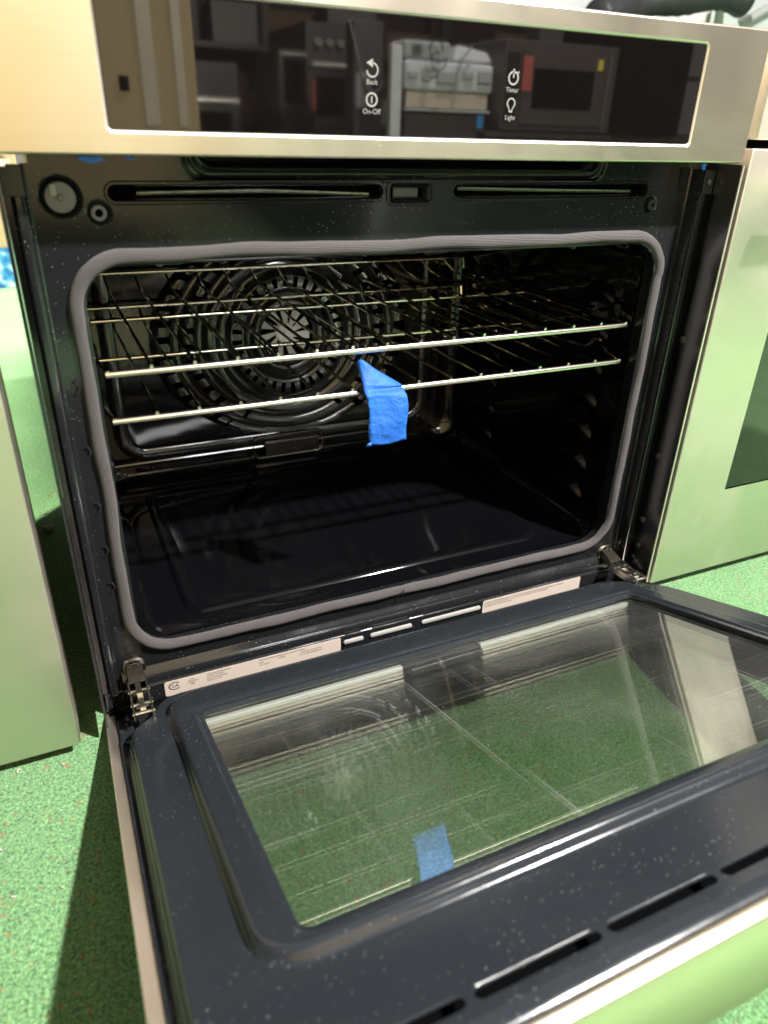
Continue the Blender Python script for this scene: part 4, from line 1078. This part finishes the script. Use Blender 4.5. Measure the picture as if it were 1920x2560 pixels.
# microwave-like wall unit beside the oven
microwave_small = thing('small_microwave', 'small dark microwave with a pale rim, mirrored beside the knobbed oven', 'microwave', (.88, -3.2, .69))
mb = MB(); mb.box(.805, .950, -3.5, -3.12, .690, .935); part('cabinet', mb, M['darkgrey'], microwave_small, bevel=.004)
mb = MB(); mb.box(.812, .943, -3.1195, -3.112, .705, .922); dd = part('door', mb, M['steel_v'], microwave_small, bevel=.003)
mb = MB(); mb.box(.818, .937, -3.1115, -3.109, .716, .912); part('window', mb, M['black'], dd, smooth=False)
mb = MB(); mb.box(.80, .96, -3.55, -3.08, FLOOR+.001, .688); tag(build('pedestal', mb, M['blackplastic'], base=(.88, -3.3, FLOOR), bevel=.004), 'narrow black pedestal under the small mirrored microwave', 'pedestal')
# grey cloth-covered panel with a hanging cable
t = thing('grey_panel_cabinet', 'mid grey cabinet with a drooping cable, mirrored behind the Back and On-Off icons', 'cabinet', (.95, -2.45, FLOOR))
mb = MB(); mb.box(.885, 1.010, -2.50, -2.42, FLOOR+.001, .99); part('cabinet', mb, M['darkgrey'], t, bevel=.004)
mb = MB(); mb.tube([(.86, -2.40, .98), (.885, -2.40, .90), (.91, -2.405, .82), (.935, -2.405, .775), (.965, -2.405, .755), (.990, -2.405, .765), (1.005, -2.405, .80)], .0035, 8); part('cable', mb, M['cable'], t)
mb = MB(); mb.box(.895, .955, -2.4195, -2.414, .70, .82); part('paper_sheet', mb, M['grey'], t, smooth=False)
# foam-wrapped pile of appliances
t = thing('wrapped_range', 'white foam-wrapped range on a grey box, mirrored in the middle of the control glass', 'appliance', (1.08, -2.2, FLOOR))
mb = MB(); mb.box(.935, 1.300, -2.16, -2.07, .752, .845); part('wrapping', mb, M['whitefoam'], t, bevel=.012)
mb = MB(); mb.box(.935, 1.120, -2.20, -2.08, .850, .905); part('wrapping', mb, M['white'], t, bevel=.010)
mb = MB(); mb.loft([[(1.13, -2.20, .849), (1.30, -2.20, .849), (1.30, -2.08, .849), (1.13, -2.08, .849)], [(1.16, -2.18, .900), (1.27, -2.18, .880), (1.28, -2.09, .885), (1.15, -2.09, .902)]], True, True, True); part('wrapping', mb, M['whitefoam'], t, bevel=.01)
for a, b in ((.945, .985), (1.00, 1.03), (1.06, 1.13), (1.17, 1.21), (1.23, 1.29)):
    mb = MB(); zz = rs.uniform(.775, .80); mb.box(a, b, -2.069, -2.060, zz, zz+rs.uniform(.02, .05)); part('foam_block', mb, M['white'], t, bevel=.003)
mb = MB(); mb.box(.965, 1.00, -2.0795, -2.074, .862, .892); part('dark_slot', mb, M['darkgrey'], t, smooth=False)
mb = MB(); mb.box(.945, 1.285, -2.16, -2.075, .700, .750); part('front_board', mb, M['cardtape'], t, bevel=.003)
mb = MB(); mb.box(.935, 1.290, -2.16, -2.06, .688, .698); part('top_rail', mb, M['white'], t, bevel=.002)
mb = MB(); mb.box(.945, 1.285, -2.16, -2.08, FLOOR+.001, .686); part('carton_body', mb, M['darkgrey'], t, bevel=.004)
mb = MB(); mb.box(1.245, 1.272, -2.079, -2.074, .640, .685); part('blue_strip', mb, M['cyanblue'], t, smooth=False)
for cx, cz, r, ph in ((1.04, .872, .030, 0), (1.045, .842, .024, 1.0)):
    mb = MB(); mb.tube([(cx+r*math.cos(a*.35+ph), -2.050+.002*a, cz+r*1.2*math.sin(a*.35+ph)) for a in range(17)], .0028, 8); part('bundled_cable', mb, M['blackplastic'], t)
mb = MB(); mb.tube([(1.13, -2.055, .76), (1.135, -2.05, .81), (1.155, -2.05, .86), (1.19, -2.055, .895)], .004, 8); part('bundled_cable', mb, M['cable'], t)
mb = MB(); mb.box(.873, .915, -2.08, -2.05, FLOOR+.001, .885); tag(build('foam_slab', mb, M['whitefoam'], base=(.89, -2.05, FLOOR), bevel=.004), 'upright pale foam slab beside the wrapped range, mirrored in the control glass', 'foam slab')
